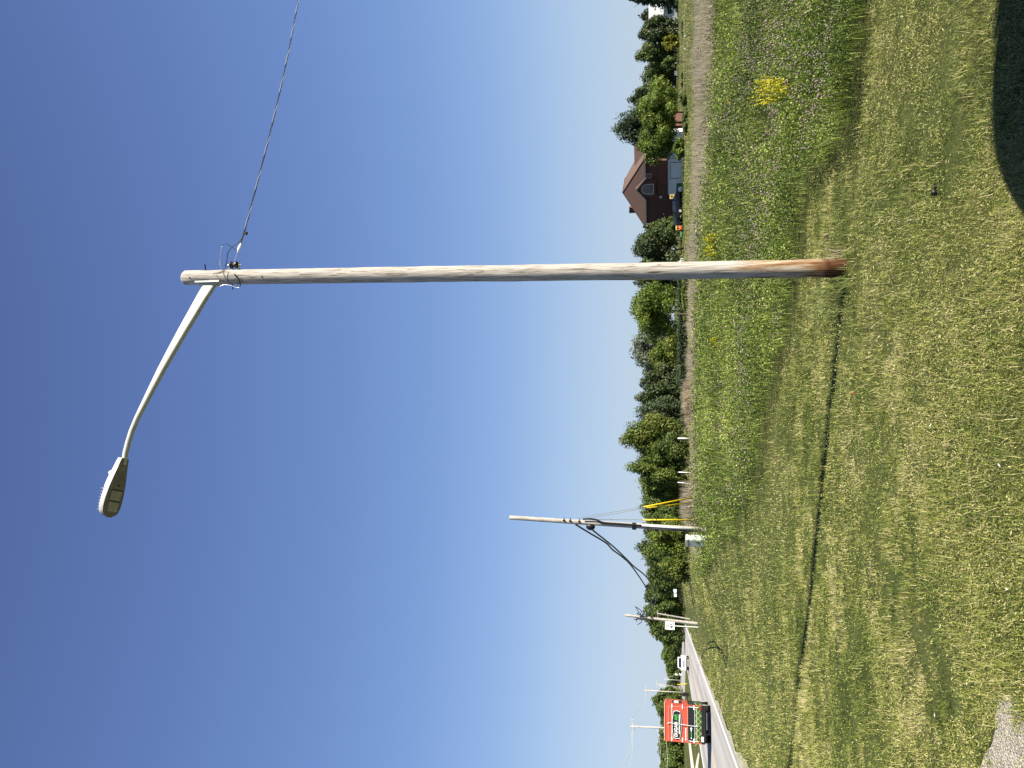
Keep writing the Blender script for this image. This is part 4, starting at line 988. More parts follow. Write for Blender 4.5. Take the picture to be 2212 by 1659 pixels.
mb = MB(); mb.box((ox + .0, -.05, cz), (.78, .012, .94)); pan = mb.build('panel', M['white'], rt, bevel=.004)
mb = MB()
for a, b in (((-.37, -.45), (.37, -.45)), ((-.37, .45), (.37, .45)), ((-.37, -.45), (-.37, .45)), ((.37, -.45), (.37, .45))):
    mb.box((ox + (a[0] + b[0]) / 2, -.058, cz + (a[1] + b[1]) / 2), (abs(b[0] - a[0]) + .012, .003, abs(b[1] - a[1]) + .012))
mb.build('border', M['black'], rt)
rx = (math.pi / 2, 0, 0)
text_obj('lettering', 'SPEED', .18, M['dark_metal'], rt, (ox, -.058, cz + .32), rx, bold=.004)
text_obj('lettering', 'LIMIT', .18, M['dark_metal'], rt, (ox, -.058, cz + .14), rx, bold=.004)
text_obj('numerals', '45', .52, M['black'], rt, (ox, -.058, cz - .19), rx, bold=.012)
# thin posts near the sign
for i, (xb, yb, xt, yt, rr, lb, nm) in enumerate(((1472, 1366, 1434, 1361, .05, 'thin white post behind the left side of the speed limit sign', 'sign_post'),
        (1471, 1320, 1428, 1313, .11, 'short distant pale pole, right of the cluster behind the leaning pole', 'distant_pole'),
        (1477, 1329, 1401, 1321, .13, 'tallest distant pale pole behind the leaning pole', 'distant_pole'),
        (1491, 1338, 1419, 1325, .11, 'distant two-tone pole nearest to the leaning pole', 'distant_pole'))):
    b = gp(xb, yb); t = atY(xt, yt, b.y); mb = MB(); mb.tube([Vector((0, 0, -.2)), (t - b)], [rr * 1.1, rr * .9], 10)
    if i:
        dd = t - b; mb.tube([dd * .97 + Vector((-.6, 0, 0)), dd * .97 + Vector((.6, 0, 0))], .05, 6)
    tag(mb.build(nm, M['pole'] if i else M['white'], loc=b), lb, 'pole', 'distant poles beside the road')

# left side power poles with cross-arms
PP = [(1479, 1496.5, 1392, 1491, .16, 'power pole with cross-arm right of the box truck'), (1488, 1575, 1362, 1569, .17, 'power pole with cross-arm rising above the box truck roof'),
      (1475, 1488.5, 1424, 1481, .14, 'grey pole in the far cluster, right of the cross-arm pole'), (1471, 1470, 1434, 1467, .14, 'farthest pale pole behind the white pickup'),
      (1473, 1485, 1417, 1477, .12, 'thin far pole with a small cross-arm')]
tops = []
for i, (xb, yb, xt, yt, rr, lb) in enumerate(PP):
    b = gp(xb, yb); b.z = 0; t = atY(xt, yt, b.y)
    rt = thing('power_pole', lb, 'power pole', b, 0, 'power poles across the road')
    mb = MB(); mb.tube([Vector((0, 0, -.2)), t - b], [rr * 1.2, rr * .8], 10); mb.build('pole', M['pole'], rt, smooth=True)
    if i in (0, 1, 4):
        c = (t - b) * .955; mb = MB(); mb.box(c, (2.6, .12, .14), R(15)); mb.build('crossarm', M['pole'], rt)
        for s_ in (-1.15, 0, 1.15):
            mb = MB(); q = c + Vector((math.cos(R(15)), math.sin(R(15)), 0)) * s_ + Vector((0, 0, .07)); mb.tube([q, q + Vector((0, 0, .22))], .05, 8); mb.build('insulator', M['galv'], rt)
        mb = MB(); mb.tube([c * .96 + Vector((-.6, 0, 0)) * .1, c + Vector((-.7, 0, -.02))], .025, 6); mb.tube([c * .96, c + Vector((.7, 0, -.02))], .025, 6); mb.build('brace', M['pole'], rt)
        tops.append(b + c)
def span(label, A, Bp, sag, r=.03, group='power lines across the road'):
    P = [A.lerp(Bp, t) - Vector((0, 0, sag * 4 * t * (1 - t))) for t in np.linspace(0, 1, 24)]
    mb = MB(); mb.tube([p - P[0] for p in P], r, 5); o = mb.build('power_line', M['galv'], loc=P[0]); tag(o, label, 'power line', group)
ca = Vector((math.cos(R(15)), math.sin(R(15)), 0)); zt = Vector((0, 0, .28))
A0, A1 = tops[0], tops[1]
offl = A1 + (A1 - A0) * .75; offl = Vector((A1.x + 14, A1.y - 52, A1.z))
for s_, nm in ((-1.15, 'left'), (1.15, 'right')):
    span(f'{nm} wire between the two cross-arm poles', A1 + ca * s_ + zt, A0 + ca * s_ + zt, .9)
    span(f'{nm} wire running from the truck-side pole out of the frame', A1 + ca * s_ + zt, offl + ca * s_ + zt, 1.2)
span('low communication wire left of the truck roof', A1 + Vector((0, 0, -4.2)), offl + Vector((0, 0, -4.4)), .9, .025)
span('lowest communication wire left of the truck roof', A1 + Vector((0, 0, -5.2)), offl + Vector((0, 0, -5.5)), .9, .025)
# yellow guard at those poles
b = gp(1484, 1477); t = atY(1463, 1479, b.y); mb = MB(); mb.tube([Vector((0, 0, -.1)), t - b], .09, 8); tag(mb.build('guy_guard', M['yellow'], loc=b), 'small yellow guy guard at the far pole cluster', 'guy guard')

# ------------------------------------------------------------------ vehicles
def wheel(parent, x, y, r=.36, w=.24, dual=False):
    mb = MB(); mb.tube([(x - w / 2, y, r), (x - w / 2 + .03, y, r), (x + w / 2 - .03, y, r), (x + w / 2, y, r)], [r * .93, r, r, r * .93], 22)
    wh = mb.build('wheel', M['rubber'], parent, smooth=False)
    s_ = 1 if x > 0 else -1; mb = MB(); mb.tube([(x + s_ * (w / 2 - .02), y, r), (x + s_ * (w / 2 + .005), y, r)], [r * .6, r * .55], 16); mb.build('rim', M['galv'], wh)
    return wh
# box truck
rx0 = road_x(51.7) - 1.9
truck = thing('box_truck', 'red and green box truck seen from behind, with a dark lettered panel', 'truck', (rx0, 51.7, 0), R(18.3))
Wt, L0, z0, zt_ = 2.3, 4.2, .62, 3.0
mb = MB(); mb.box((0, L0 / 2, (1.5 + zt_) / 2), (Wt, L0, zt_ - 1.5), mi=0); mb.box((0, L0 / 2, 1.29), (Wt, L0, .42), mi=1); mb.box((0, L0 / 2, (z0 + 1.08) / 2), (Wt, L0, 1.08 - z0), mi=2)
mb.build('cargo_box', [M['red'], M['truck_black'], M['truck_green']], truck)
mb = MB()
for sx in (-1, 1): mb.box((sx * (Wt / 2 - .02), -.012, 1.8), (.05, .03, 2.35), mi=0)
mb.box((0, -.012, zt_ - .02), (Wt, .03, .06)); mb.build('rear_frame', M['red'], truck)
mb = MB(); mb.box((0, 2.1, zt_ + .012), (Wt - .04, L0, .02)); mb.build('roof', M['white'], truck)
# rear doors: two leaves with art
mb = MB()
for a, b, c, d in ((-.96, 2.76, .96, 2.72), ): mb.box((0, -.031, 2.74), (1.98, .008, .03))
for sx in (-1, 1): mb.box((sx * .98, -.031, 2.15), (.03, .008, 1.2))
mb.box((0, -.031, 1.515), (2.2, .008, .03)); mb.build('stripe', M['red_light'], truck)
mb = MB()
for sx in (-1, 1):
    for z in (2.53, 1.85, 1.12): mb.box((sx * 1.0, -.045, z), (.26, .02, .05))
    mb.box((sx * 1.03, -.04, 1.15), (.03, .01, .62))
mb.box((0, -.034, 2.53), (2.2, .01, .025)); mb.build('hinge_strap', M['white'], truck)
def plate(poly, y, name, mat, th=.01):
    mb = MB(); mb.prism(poly, 'y', y, y - th); return mb.build(name, mat, truck)
def shield(s): 
    cx, cz_ = -.11, 2.215
    base = [(-.80, -.20), (-.84, 0), (-.80, .20), (-.3, .285), (.3, .285), (.80, .20), (.84, 0), (.80, -.20), (.3, -.285), (-.3, -.285)]
    return [(cx + x * s, cz_ + z * (1 + (s - 1) * 1.8)) for x, z in base]
plate(shield(1.055), -.05, 'logo_rim', M['truck_black'], .004); plate(shield(1.02), -.055, 'logo_border', M['white'], .004); plate(shield(.985), -.060, 'logo_panel', M['truck_black'], .004)
text_obj('lettering', 'DUGAN', .285, M['white'], truck, (-.40, -.066, 2.26), rx, xs=.86, bold=.004)
text_obj('lettering', 'AIR', .285, M['lime'], truck, (.33, -.066, 2.26), rx, xs=.85, bold=.004)
text_obj('lettering', 'HEATING   COOLING', .105, M['white'], truck, (-.08, -.066, 2.045), rx, xs=1.15, bold=.004)
mb = MB()
for q in range(9):
    mb.box((-.98 + q * .085, -.036, 1.64), (.06, .006, .06))
mb.build('number_marks', M['white'], truck)
mb = MB(); mb.box((-.63, -.036, 1.29), (.42, .006, .035), mi=1); mb.box((-.36, -.036, 1.29), (.16, .006, .06), mi=0); mb.tube([(-.27, -.033, 1.29), (-.27, -.040, 1.29)], .055, 12); mb.tube([(-.86, -.033, 1.29), (-.86, -.040, 1.29)], .035, 12)
mb.build('wrench_emblem', [M['white'], M['lime']], truck)
mb = MB()
for q in range(-3, 4):
    for s_ in (-1, 1):
        mb.box((q * .36, -.004, .85), (.62, .012, .022), mi=0, ry=s_ * R(44))
mb.build('lattice_pattern', M['lattice'], truck)
mb = MB(); mb.box((0, -.02, 1.065), (Wt - .1, .02, .03)); mb.box((0, -.02, .93), (Wt - .35, .02, .03)); mb.build('rail', M['cabinet'], truck)
mb = MB(); mb.tube([(-.13, -.085, .85), (-.10, -.085, 1.6), (-.04, -.085, 2.80)], .022, 8)
for z in (2.78, 1.78, .95): mb.box((-.08, -.06, z), (.09, .05, .06))
mb.build('lock_rod', M['galv'], truck)
mb = MB(); mb.box((0, -.02, .53), (Wt + .02, .16, .20)); mb.box((0, -.12, .42), (Wt - .1, .10, .08)); mb.box((0, .3, .38), (1.9, .3, .16)); mb.build('bumper', M['black'], truck, bevel=.015)
for sx in (-1, 1):
    mb = MB(); mb.box((sx * .95, -.105, .70), (.16, .03, .13)); mb.build('tail_light', M['red_lens'], truck)
mb = MB(); mb.box((-.86, -.125, .58), (.30, .01, .14)); mb.build('licence_plate', M['white'], truck)
mb = MB(); mb.box((0, 3.0, .50), (1.3, 6.0, .22)); mb.build('chassis', M['black'], truck)
for sx in (-1, 1):
    wheel(truck, sx * .93, 1.1, .39, .42); wheel(truck, sx * .95, 5.6, .38, .25)
    mb = MB(); mb.box((sx * .93, .62, .46), (.44, .02, .50)); mb.build('mud_flap', M['rubber'], truck)
# side art
mb = MB(); mb.box((Wt / 2 + .004, 1.9, 2.2), (.006, 2.6, .62), mi=0); mb.box((Wt / 2 + .008, 1.9, 2.25), (.006, 2.0, .3), mi=1); mb.build('side_logo', [M['truck_black'], M['white']], truck)
# cab
cabp = [(4.2, .55), (4.2, 2.15), (4.5, 2.2), (5.2, 2.1), (5.75, 1.45), (6.6, 1.25), (6.75, .95), (6.75, .5)]
mb = MB(); mb.prism(cabp, 'x', -.98, .98); mb.build('cab', M['truck_green'], truck, bevel=.03)
mb = MB(); mb.prism([(4.5, 1.5), (4.5, 2.0), (5.1, 1.98), (5.5, 1.5)], 'x', -.99, .99); mb.build('side_window', M['glass'], truck)
for sx in (-1, 1):
    mb = MB(); mb.tube([(sx * .98, 5.0, 1.45), (sx * 1.5, 4.9, 1.5)], .035, 8); mb.box((sx * 1.50, 4.88, 1.55), (.26, .10, .42)); mb.build('wing_mirror', M['black'], truck, bevel=.02)

def prof_car(name, label, cat, loc, rz, paint, body, cabin, win, wheels, Wd, lights=True, group=None, wr=.36):
    """profiles are (y, z) pairs, nose towards +y"""
    rt = thing(name, label, cat, loc, rz, group)
    mb = MB(); mb.prism(body, 'x', -Wd / 2, Wd / 2); mb.build('body', paint, rt, bevel=.05)
    # cabin narrower on top
    n = len(cabin); vs = []
    zmin = min(c[1] for c in cabin); zmax = max(c[1] for c in cabin)
    for sx in (-1, 1):
        for (y, z) in cabin: vs.append((sx * (Wd / 2 - .03 - .16 * (z - zmin) / (zmax - zmin)), y, z))
    mb = MB(); mb.add(vs, [tuple(range(n)), tuple(range(n, 2 * n))[::-1]] + [(i, (i + 1) % n, n + (i + 1) % n, n + i) for i in range(n)]); mb.build('cabin', paint, rt, bevel=.04)
    for wi in win:
        for sx in (-1, 1):
            vs = [(sx * (Wd / 2 - .03 - .16 * (z - zmin) / (zmax - zmin) + .006), y, z) for y, z in wi]
            mb = MB(); mb.add(vs, [tuple(range(len(vs)))]); mb.build('side_window', M['glass'], rt)
    # windscreens from cabin slopes: first and last edges of the cabin list
    for (a, b) in ((cabin[0], cabin[1]), (cabin[-1], cabin[-2])):
        sgn = 1 if a[0] > b[0] else -1
        pa = (a[0] + (b[0] - a[0]) * .12, a[1] + (b[1] - a[1]) * .12); pb = (a[0] + (b[0] - a[0]) * .88, a[1] + (b[1] - a[1]) * .88)
        wa = Wd / 2 - .14 - .16 * (pa[1] - zmin) / (zmax - zmin); wb = Wd / 2 - .14 - .16 * (pb[1] - zmin) / (zmax - zmin)
        dy, dz = -(b[1] - a[1]), (b[0] - a[0]); l = math.hypot(dy, dz); oy, oz = sgn * abs(dy) / l * .012, abs(dz) / l * .012
        mb = MB(); mb.add([(-wa, pa[0] + oy, pa[1] + oz), (wa, pa[0] + oy, pa[1] + oz), (wb, pb[0] + oy, pb[1] + oz), (-wb, pb[0] + oy, pb[1] + oz)], [(0, 1, 2, 3)]); mb.build('windscreen', M['glass'], rt)
    for yw in wheels:
        for sx in (-1, 1): wheel(rt, sx * (Wd / 2 - .11), yw, wr, .23)
    ymax = max(p[0] for p in body); ymin = min(p[0] for p in body); zf = max(z for y, z in body) - .2
    for sx in (-1, 1):
        mb = MB(); mb.box((sx * (Wd / 2 - .24), ymax + .005, zf), (.34, .05, .16)); mb.build('headlight', M['lens'], rt, bevel=.01)
        mb = MB(); mb.box((sx * (Wd / 2 - .16), ymin - .005, zf), (.2, .05, .22)); mb.build('tail_light', M['red_lens'], rt, bevel=.01)
        mb = MB(); mb.box((sx * (Wd / 2 + .10), cabin[0][0] - .25, zmin + .12), (.18, .1, .14)); mb.build('wing_mirror', paint, rt, bevel=.02)
    mb = MB(); mb.box((0, ymax + .012, zf - .02), (Wd * .50, .03, .14)); mb.box((0, ymax + .012, zf - .26), (Wd * .8, .03, .10)); mb.build('grille', M['black'], rt)
    mb = MB(); mb.box((0, ymax + .02, .42), (Wd * .96, .10, .22)); mb.build('bumper', M['black'], rt, bevel=.02)
    return rt
pk = atY(1485.5, 1432, 137.)
prof_car('pickup_truck', 'white pickup truck coming towards the camera on the far lane', 'pickup truck', (pk.x, 137, 0), R(180 + 15.2), M['carwhite'],
    [(-2.9, .5), (-2.9, 1.18), (-.9, 1.18), (1.25, 1.22), (2.65, 1.12), (2.75, .95), (2.75, .45)],
    [(1.35, 1.2), (.65, 1.85), (.2, 1.92), (-.9, 1.92), (-1.1, 1.85), (-1.25, 1.2)], [[(1.0, 1.28), (.55, 1.78), (-.1, 1.82), (-.1, 1.28)], [(-.2, 1.28), (-.2, 1.82), (-.9, 1.8), (-1.0, 1.28)]], (1.8, -1.8), 2.05, wr=.40)
sv = atY(1471, 435, 119.); svz = float(H(sv.x, 119))
prof_car('parked_suv', 'dark navy car parked in front of the brick house', 'car', (sv.x, 119, svz), R(-96), M['navy'],
    [(-2.5, .45), (-2.5, .95), (-1.9, 1.05), (.9, 1.02), (2.3, .88), (2.5, .7), (2.5, .35)],
    [(1.2, 1.0), (.4, 1.48), (-.2, 1.55), (-1.3, 1.55), (-1.7, 1.5), (-2.3, 1.0)], [[(.8, 1.06), (.3, 1.42), (-.4, 1.47), (-.4, 1.06)], [(-.5, 1.06), (-.5, 1.47), (-1.3, 1.46), (-1.8, 1.06)]], (1.55, -1.5), 1.85)
# dark trailer/car end behind it on the left, by the toys
sv2 = atY(1471, 472, 121.)
prof_car('parked_car', 'second dark car behind the navy one, nearest the children\'s toys', 'car', (sv2.x, 121.5, float(H(sv2.x, 121))), R(-96), M['navy'],
    [(-2.0, .4), (-2.0, .85), (-1.4, .92), (1.0, .9), (2.0, .8), (2.1, .6), (2.1, .35)],
    [(1.0, .9), (.3, 1.32), (-.3, 1.38), (-1.0, 1.36), (-1.7, .9)], [[(.6, .96), (.2, 1.26), (-.8, 1.28), (-1.1, .96)]], (1.3, -1.3), 1.75)
# the vehicle the photographer stands beside: only its shadow is in the picture
van = thing('parked_van', 'tall grey van just outside the picture whose rounded shadow falls in the lower right corner', 'van', (3.68, 2.80, 0), R(-28))
def vring(z, ax, ay, n=44, e=2.5):
    out = []
    for q in range(n):
        a = 2 * math.pi * q / n; c, s_ = math.cos(a), math.sin(a)
        out.append((ax * math.copysign(abs(c) ** (2 / e), c), ay * math.copysign(abs(s_) ** (2 / e), s_), z))
    return out
vs = []; lv = [(.35, .98, 2.6), (.6, 1.05, 2.72), (1.2, 1.06, 2.70), (1.7, 1.02, 2.55), (2.1, .97, 2.42), (2.3, .88, 2.28), (2.40, .70, 2.0), (2.44, .4, 1.4)]
for z, ax, ay in lv: vs += vring(z, ax, ay)
fs = [(i * 44 + j, i * 44 + (j + 1) % 44, (i + 1) * 44 + (j + 1) % 44, (i + 1) * 44 + j) for i in range(len(lv) - 1) for j in range(44)]
fs += [tuple(range(44))[::-1], tuple((len(lv) - 1) * 44 + j for j in range(44))]
mb = MB(); mb.add(vs, fs); mb.build('body', M['galv'], van, smooth=True)
for sx in (-1, 1):
    mb = MB(); mb.box((sx * 1.05, 1.1, 1.6), (.04, 1.3, .55)); mb.build('side_window', M['glass'], van)
mb = MB(); mb.box((0, 2.54, 1.55), (.8, .05, .5), rx=.12); mb.build('windscreen', M['glass'], van)
for yw in (1.7, -1.7):
    for sx in (-1, 1): wheel(van, sx * .93, yw, .36, .23)

# ------------------------------------------------------------------ brick house
Yh = 125.; hb0 = atY(1474, 274.3 + .1488 * 1380, Yh + 3); hz0 = float(H(hb0.x + 5, Yh))
house = thing('brick_house', 'dark reddish-brown two-storey house with steep brown hip roof and arched window', 'house', (hb0.x, Yh + 3, hz0 - .1), R(-32))
# local: x along the facade to the right, y away from the road, z up
def hzx(zx): return (1053 - zx) * .1488 * Yh / 1750.
E6 = hzx(492); RZ = hzx(150); Wf = 10.2; Dp = 12.
mb = MB(); mb.box((Wf / 2, Dp / 2, E6 / 2), (Wf, Dp, E6)); mb.box((Wf + 2.4, 6.2, 3.5 / 2), (4.8, 9.4, 3.5)); mb.build('wall', M['brick'], house)
ov = .45
def roofp(x0, x1, y0, y1, ez, rz_, ra, rb, name='roof', mat='roof'):
    """hip roof, ridge from ra to rb (x,y)"""
    c = [(x0, y0, ez), (x1, y0, ez), (x1, y1, ez), (x0, y1, ez)]; r = [(ra[0], ra[1], rz_), (rb[0], rb[1], rz_)]
    mb = MB(); mb.add(c + r, [(0, 1, 4), (1, 2, 5, 4), (2, 3, 5), (3, 0, 4, 5), (0, 3, 2, 1)])
    c2 = [(a, b, ez - .22) for a, b, _ in c]; mb2 = MB()
    return mb
mb = roofp(-ov, Wf + ov, -ov, Dp + ov, E6, RZ, (Wf / 2 - .3, 1.9), (Wf / 2 - .3, 9.6)); roof = mb.build('roof', M['roof'], house)
# lower right wing roof: ridge along x
wr_z, we_z = hzx(320), 3.5
mb = MB(); xa, xb_ = Wf - 3.2, Wf + 5.3
mb.add([(xa, 1.1, we_z), (xb_, 1.1, we_z), (xb_, 11.4, we_z), (xa, 11.4, we_z), (xa, 6.2, wr_z), (xb_ - .2, 6.2, wr_z)], [(0, 1, 5, 4), (1, 2, 5), (2, 3, 4, 5), (0, 4, 3), (0, 3, 2, 1)])
mb.build('roof', M['roof'], house)
mb = MB(); mb.box((1.9 + .0 + (Wf + ov - 1.9 - 1.9) * 0 + (4.2 - ov) / 2 - 1.9 + .0, -ov - .02, E6 - .1), (4.2 + ov, .06, .24)); mb.box(((7.7 + Wf + ov) / 2, -ov - .02, E6 - .1), (Wf + ov - 7.7, .06, .24))
mb.box((Wf + ov + .02, Dp / 2, E6 - .1), (.06, Dp + 2 * ov, .24)); mb.box(((xa + xb_) / 2 + 1.6, 1.08, we_z - .08), (xb_ - xa - 3.2, .06, .22)); mb.build('fascia', M['trim'], house)
mb = MB(); mb.tube([(Wf / 2 - .3, 1.9, RZ + .03), (Wf / 2 - .3, 9.6, RZ + .03)], .09, 6); mb.tube([(-ov, -ov, E6 + .03), (Wf / 2 - .3, 1.9, RZ + .03)], .07, 6); mb.tube([(Wf + ov, -ov, E6 + .03), (Wf / 2 - .3, 1.9, RZ + .03)], .07, 6); mb.build('ridge_cap', M['roof'], roof)
# front gable over the arched window
gx0, gx1, gpk = 4.15, 7.75, hzx(362); gm = (gx0 + gx1) / 2
mb = MB(); mb.box((gm, -.27, (E6 - .28 + hzx(655)) / 2), (gx1 - gx0 - .8, .5, E6 - .28 - hzx(655))); mb.add([(gx0 + .2, -.52, E6 - .27), (gx1 - .2, -.52, E6 - .27), (gm, -.52, gpk - .15), (gx0 + .2, 2.5, E6 - .25), (gx1 - .2, 2.5, E6 - .25), (gm, 2.5, gpk - .15)], [(0, 1, 2), (0, 3, 5, 2), (1, 4, 5, 2)]); mb.build('gable_wall', M['brick'], house)
mb = MB()
for s_ in (-1, 1):
    ex = gx0 if s_ < 0 else gx1
    mb.add([(ex - 0, -ov - .35, E6 - .12), (gm, -ov - .35, gpk + .05), (gm, 2.8, gpk + .05), (ex, 2.8, E6 - .12), (ex, -ov - .35, E6 - .3), (gm, -ov - .35, gpk - .15), (gm, 2.8, gpk - .15), (ex, 2.8, E6 - .3)],
           [(0, 1, 2, 3), (4, 5, 6, 7), (0, 1, 5, 4), (3, 0, 4, 7)])
mb.build('gable_roof', M['roof'], house)
mb = MB()
for s_ in (-1, 1):
    ex = gx0 if s_ < 0 else gx1
    mb.add([(ex, -ov - .38, E6 - .34), (gm, -ov - .38, gpk - .17), (gm, -ov - .38, gpk + .06), (ex, -ov - .38, E6 - .10)], [(0, 1, 2, 3)])
mb.build('gable_trim', M['trim'], house)
def arch(x0, x1, z0_, z1, y, d):
    r = (x1 - x0) / 2; cx = (x0 + x1) / 2; pts = [(x0, z0_), (x1, z0_)] + [(cx + r * math.cos(a), z1 - r + r * math.sin(a)) for a in np.linspace(0, math.pi, 12)]
    mb = MB(); mb.prism(pts, 'y', y, y - d); return mb
wn = arch(5.05, 6.75, hzx(628), hzx(443), -.53, .05).build('window', M['trim'], house); arch(5.18, 6.62, hzx(628) + .13, hzx(443) - .13, -.585, .01).build('pane', M['glass'], wn)
mb = MB(); mb.box((7.85, -.03, hzx(545)), (.82, .06, 1.05)); w2 = mb.build('window', M['trim'], house); mb = MB(); mb.box((7.85, -.07, hzx(545)), (.62, .03, .85)); mb.build('pane', M['glass'], w2)
mb = MB(); mb.box((4.35, -.03, hzx(728)), (.34, .05, .36)); mb.build('vent', M['siding'], house)
mb = MB(); mb.sphere((1.5, -.08, hzx(770)), .09); mb.build('wall_lamp', M['white'], house)
mb = MB(); mb.tube([(.06, -.06, 0), (.06, -.06, E6 - .2)], .05, 8); mb.build('downpipe', M['trim'], house)
ch = (1.3, 3.4); mb = MB(); mb.box((ch[0], ch[1], (E6 + hzx(288)) / 2 + .3), (.95, .8, hzx(288) - E6 + .6)); cm = mb.build('chimney', M['brick'], house)
mb = MB(); mb.tube([(ch[0], ch[1], hzx(290)), (ch[0], ch[1], hzx(240))], .12, 10); mb.tube([(ch[0], ch[1], hzx(240)), (ch[0], ch[1], hzx(228))], [.24, .2], 10); mb.build('flue', M['galv'], cm)
# pale garage front standing proud of the wing
gh = hzx(835)
mb = MB(); mb.box((5.4 + 4.8, -1.2, gh / 2), (9.6, 1.9, gh)); mb.build('garage_wall', M['siding'], house)
mb = MB(); mb.box((10.2, -1.2, gh + .05), (9.9, 2.2, .12)); mb.build('garage_roof', M['roof'], house)
for gx in (9.2, 12.3):
    mb = MB(); mb.box((gx, -2.17, gh * .42), (2.4, .05, gh * .80)); gd = mb.build('garage_door', M['siding'], house)
    mb = MB(); mb.box((gx - 1.22, -2.20, gh * .42), (.06, .03, gh * .82)); mb.box((gx + 1.22, -2.20, gh * .42), (.06, .03, gh * .82)); mb.box((gx, -2.2, gh * .83), (2.5, .03, .06)); mb.build('door_frame', M['dark_metal'], gd)
mb = MB(); mb.box((15.03, -1.2, gh * .45), (.06, 1.5, gh * .8)); mb.build('sunlit_end_panel', M['white'], house)  # whiter panel added to paint the sunlit part of the garage end
# black panel painting the shade inside a doorway, left on the facade
mb = MB(); mb.box((4.6, -.02, .95), (1.3, .04, 1.9)); mb.build('dark_doorway_panel', M['black'], house)
# things in front of the house
q = atY(1454, 274.3 + .1488 * 1010, 120); mb = MB(); mb.box((0, 0, .45), (.7, .15, .75)); mb.tube([(0, 0, .0), (0, 0, .2)], .03, 6); mb.box((.05, -.09, .5), (.3, .03, .2), mi=1)
tag(mb.build('notice_board', [M['lattice'], M['mulch']], loc=(q.x, 120, q.z - .3)), 'small tan board leaning above the navy car', 'board')
def grd(zy, Y, base='h'): p = atY(1474, 274.3 + .1488 * zy, Y); return Vector((p.x, Y, float(H(p.x, Y))))
b = grd(1475, 112); rt = thing('toy_car', 'red and yellow children\'s toy car on the grass left of the parked cars', 'toy', b, .3)
mb = MB(); mb.prism([(-.35, .25), (.35, .25), (.38, .5), (.1, .55), (-.35, .6)], 'x', -.32, .32); mb.build('body', M['orange'], rt, bevel=.04)
mb = MB(); mb.prism([(-.3, .95), (.2, .95), (.25, 1.05), (-.3, 1.07)], 'x', -.34, .34); mb.box((-.28, -.25, .75), (.05, .05, .5)); mb.box((.28, -.25, .75), (.05, .05, .5)); mb.box((.28, .2, .75), (.05, .05, .5)); mb.box((-.28, .2, .75), (.05, .05, .5)); mb.build('roof', M['toy_yellow'], rt, bevel=.01)
for sx in (-1, 1):
    for yy_ in (-.25, .25): mb = MB(); mb.tube([(sx * .3, yy_, .13), (sx * .38, yy_, .13)], .13, 12); mb.build('wheel', M['black'], rt)
b = grd(1560, 112); rt = thing('garden_cart', 'low green plastic cart left of the toy car', 'cart', b, .2)
mb = MB(); mb.box((0, 0, .35), (1.1, .6, .3)); mb.build('tub', M['toy_green'], rt, bevel=.03); mb = MB(); mb.tube([(.5, 0, .4), (.9, 0, .9)], .03, 6); mb.build('handle', M['galv'], rt)
for sx in (-1, 1): mb = MB(); mb.tube([(.3 * sx, -.35, .15), (.3 * sx, -.29, .15)], .15, 12); mb.build('wheel', M['black'], rt)
b = gp(1478, 563); rt = thing('garden_chair', 'white plastic garden chair just right of the lamp pole', 'chair', Vector((b.x, b.y, b.z)), .8)
mb = MB(); mb.box((0, 0, .42), (.5, .5, .05)); mb.build('seat', M['white'], rt); mb = MB(); mb.box((0, .24, .72), (.5, .05, .6), rx=-.15); mb.build('backrest', M['white'], rt)
for sx in (-1, 1):
    for sy in (-1, 1): mb = MB(); mb.box((sx * .22, sy * .22, .21), (.04, .04, .42)); mb.build('leg', M['white'], rt)
b = grd(900, 112); mb = MB(); mb.sphere((0, 0, .38), .36, 14, 10, sc=(1, 1, 1.05)); tag(mb.build('white_sack', M['white'], loc=b, smooth=True), 'round white sack lying in front of the navy car', 'sack')
b = grd(850, 116); rt = thing('wheelie_bin', 'dark green bin with pale lid at the corner of the pale garage front', 'bin', b, .2)
mb = MB(); mb.prism([(-.25, 0), (.25, 0), (.3, .9), (-.3, .9)], 'x', -.28, .28); mb.build('body', M['toy_green'], rt); mb = MB(); mb.box((0, 0, .94), (.64, .66, .07)); mb.build('lid', M['cabinet'], rt)
# small white house far right and brick neighbour peeping under the locust
b = atY(1452, 30, 178); b.z = float(H(b.x, 178)); rt = thing('white_cottage', 'small white house with grey roof half hidden by the spruce at the far right', 'house', b, R(-20))
mb = MB(); mb.box((0, 0, 1.5), (9, 7, 3.0)); mb.build('wall', M['siding'], rt); mb = MB(); mb.prism([(-3.9, 3.0), (3.9, 3.0), (0, 6.4)], 'x', -4.9, 4.9); mb.build('roof', M['galv'], rt)
for x in (-2.6, .2, 2.8): mb = MB(); mb.box((x, -3.52, 1.6), (1.1, .06, 1.3)); w = mb.build('window', M['white'], rt); mb = MB(); mb.box((x, -3.56, 1.6), (.9, .04, 1.1)); mb.build('pane', M['glass'], w)
b = atY(1470, 292, 138); b.z = float(H(b.x, 138)); rt = thing('red_brick_house', 'orange-brick house with white window grid showing under the locust tree', 'house', b, R(-15))
mb = MB(); mb.box((0, 0, 1.3), (7, 6, 2.6)); mb.build('wall', plain('orange_brick', (176, 120, 96), .9), rt); mb = MB(); mb.prism([(-3.4, 2.6), (3.4, 2.6), (0, 3.4)], 'x', -3.9, 3.9); mb.build('roof', M['roof'], rt)
for x in (-2, .3): mb = MB(); mb.box((x, -3.03, 1.5), (1.5, .06, 1.5)); w = mb.build('window', M['white'], rt); mb = MB(); [mb.box((x + dx, -3.07, 1.5 + dz), (.55, .03, .55)) for dx in (-.35, .35) for dz in (-.35, .35)]; mb.build('pane', M['glass'], w)
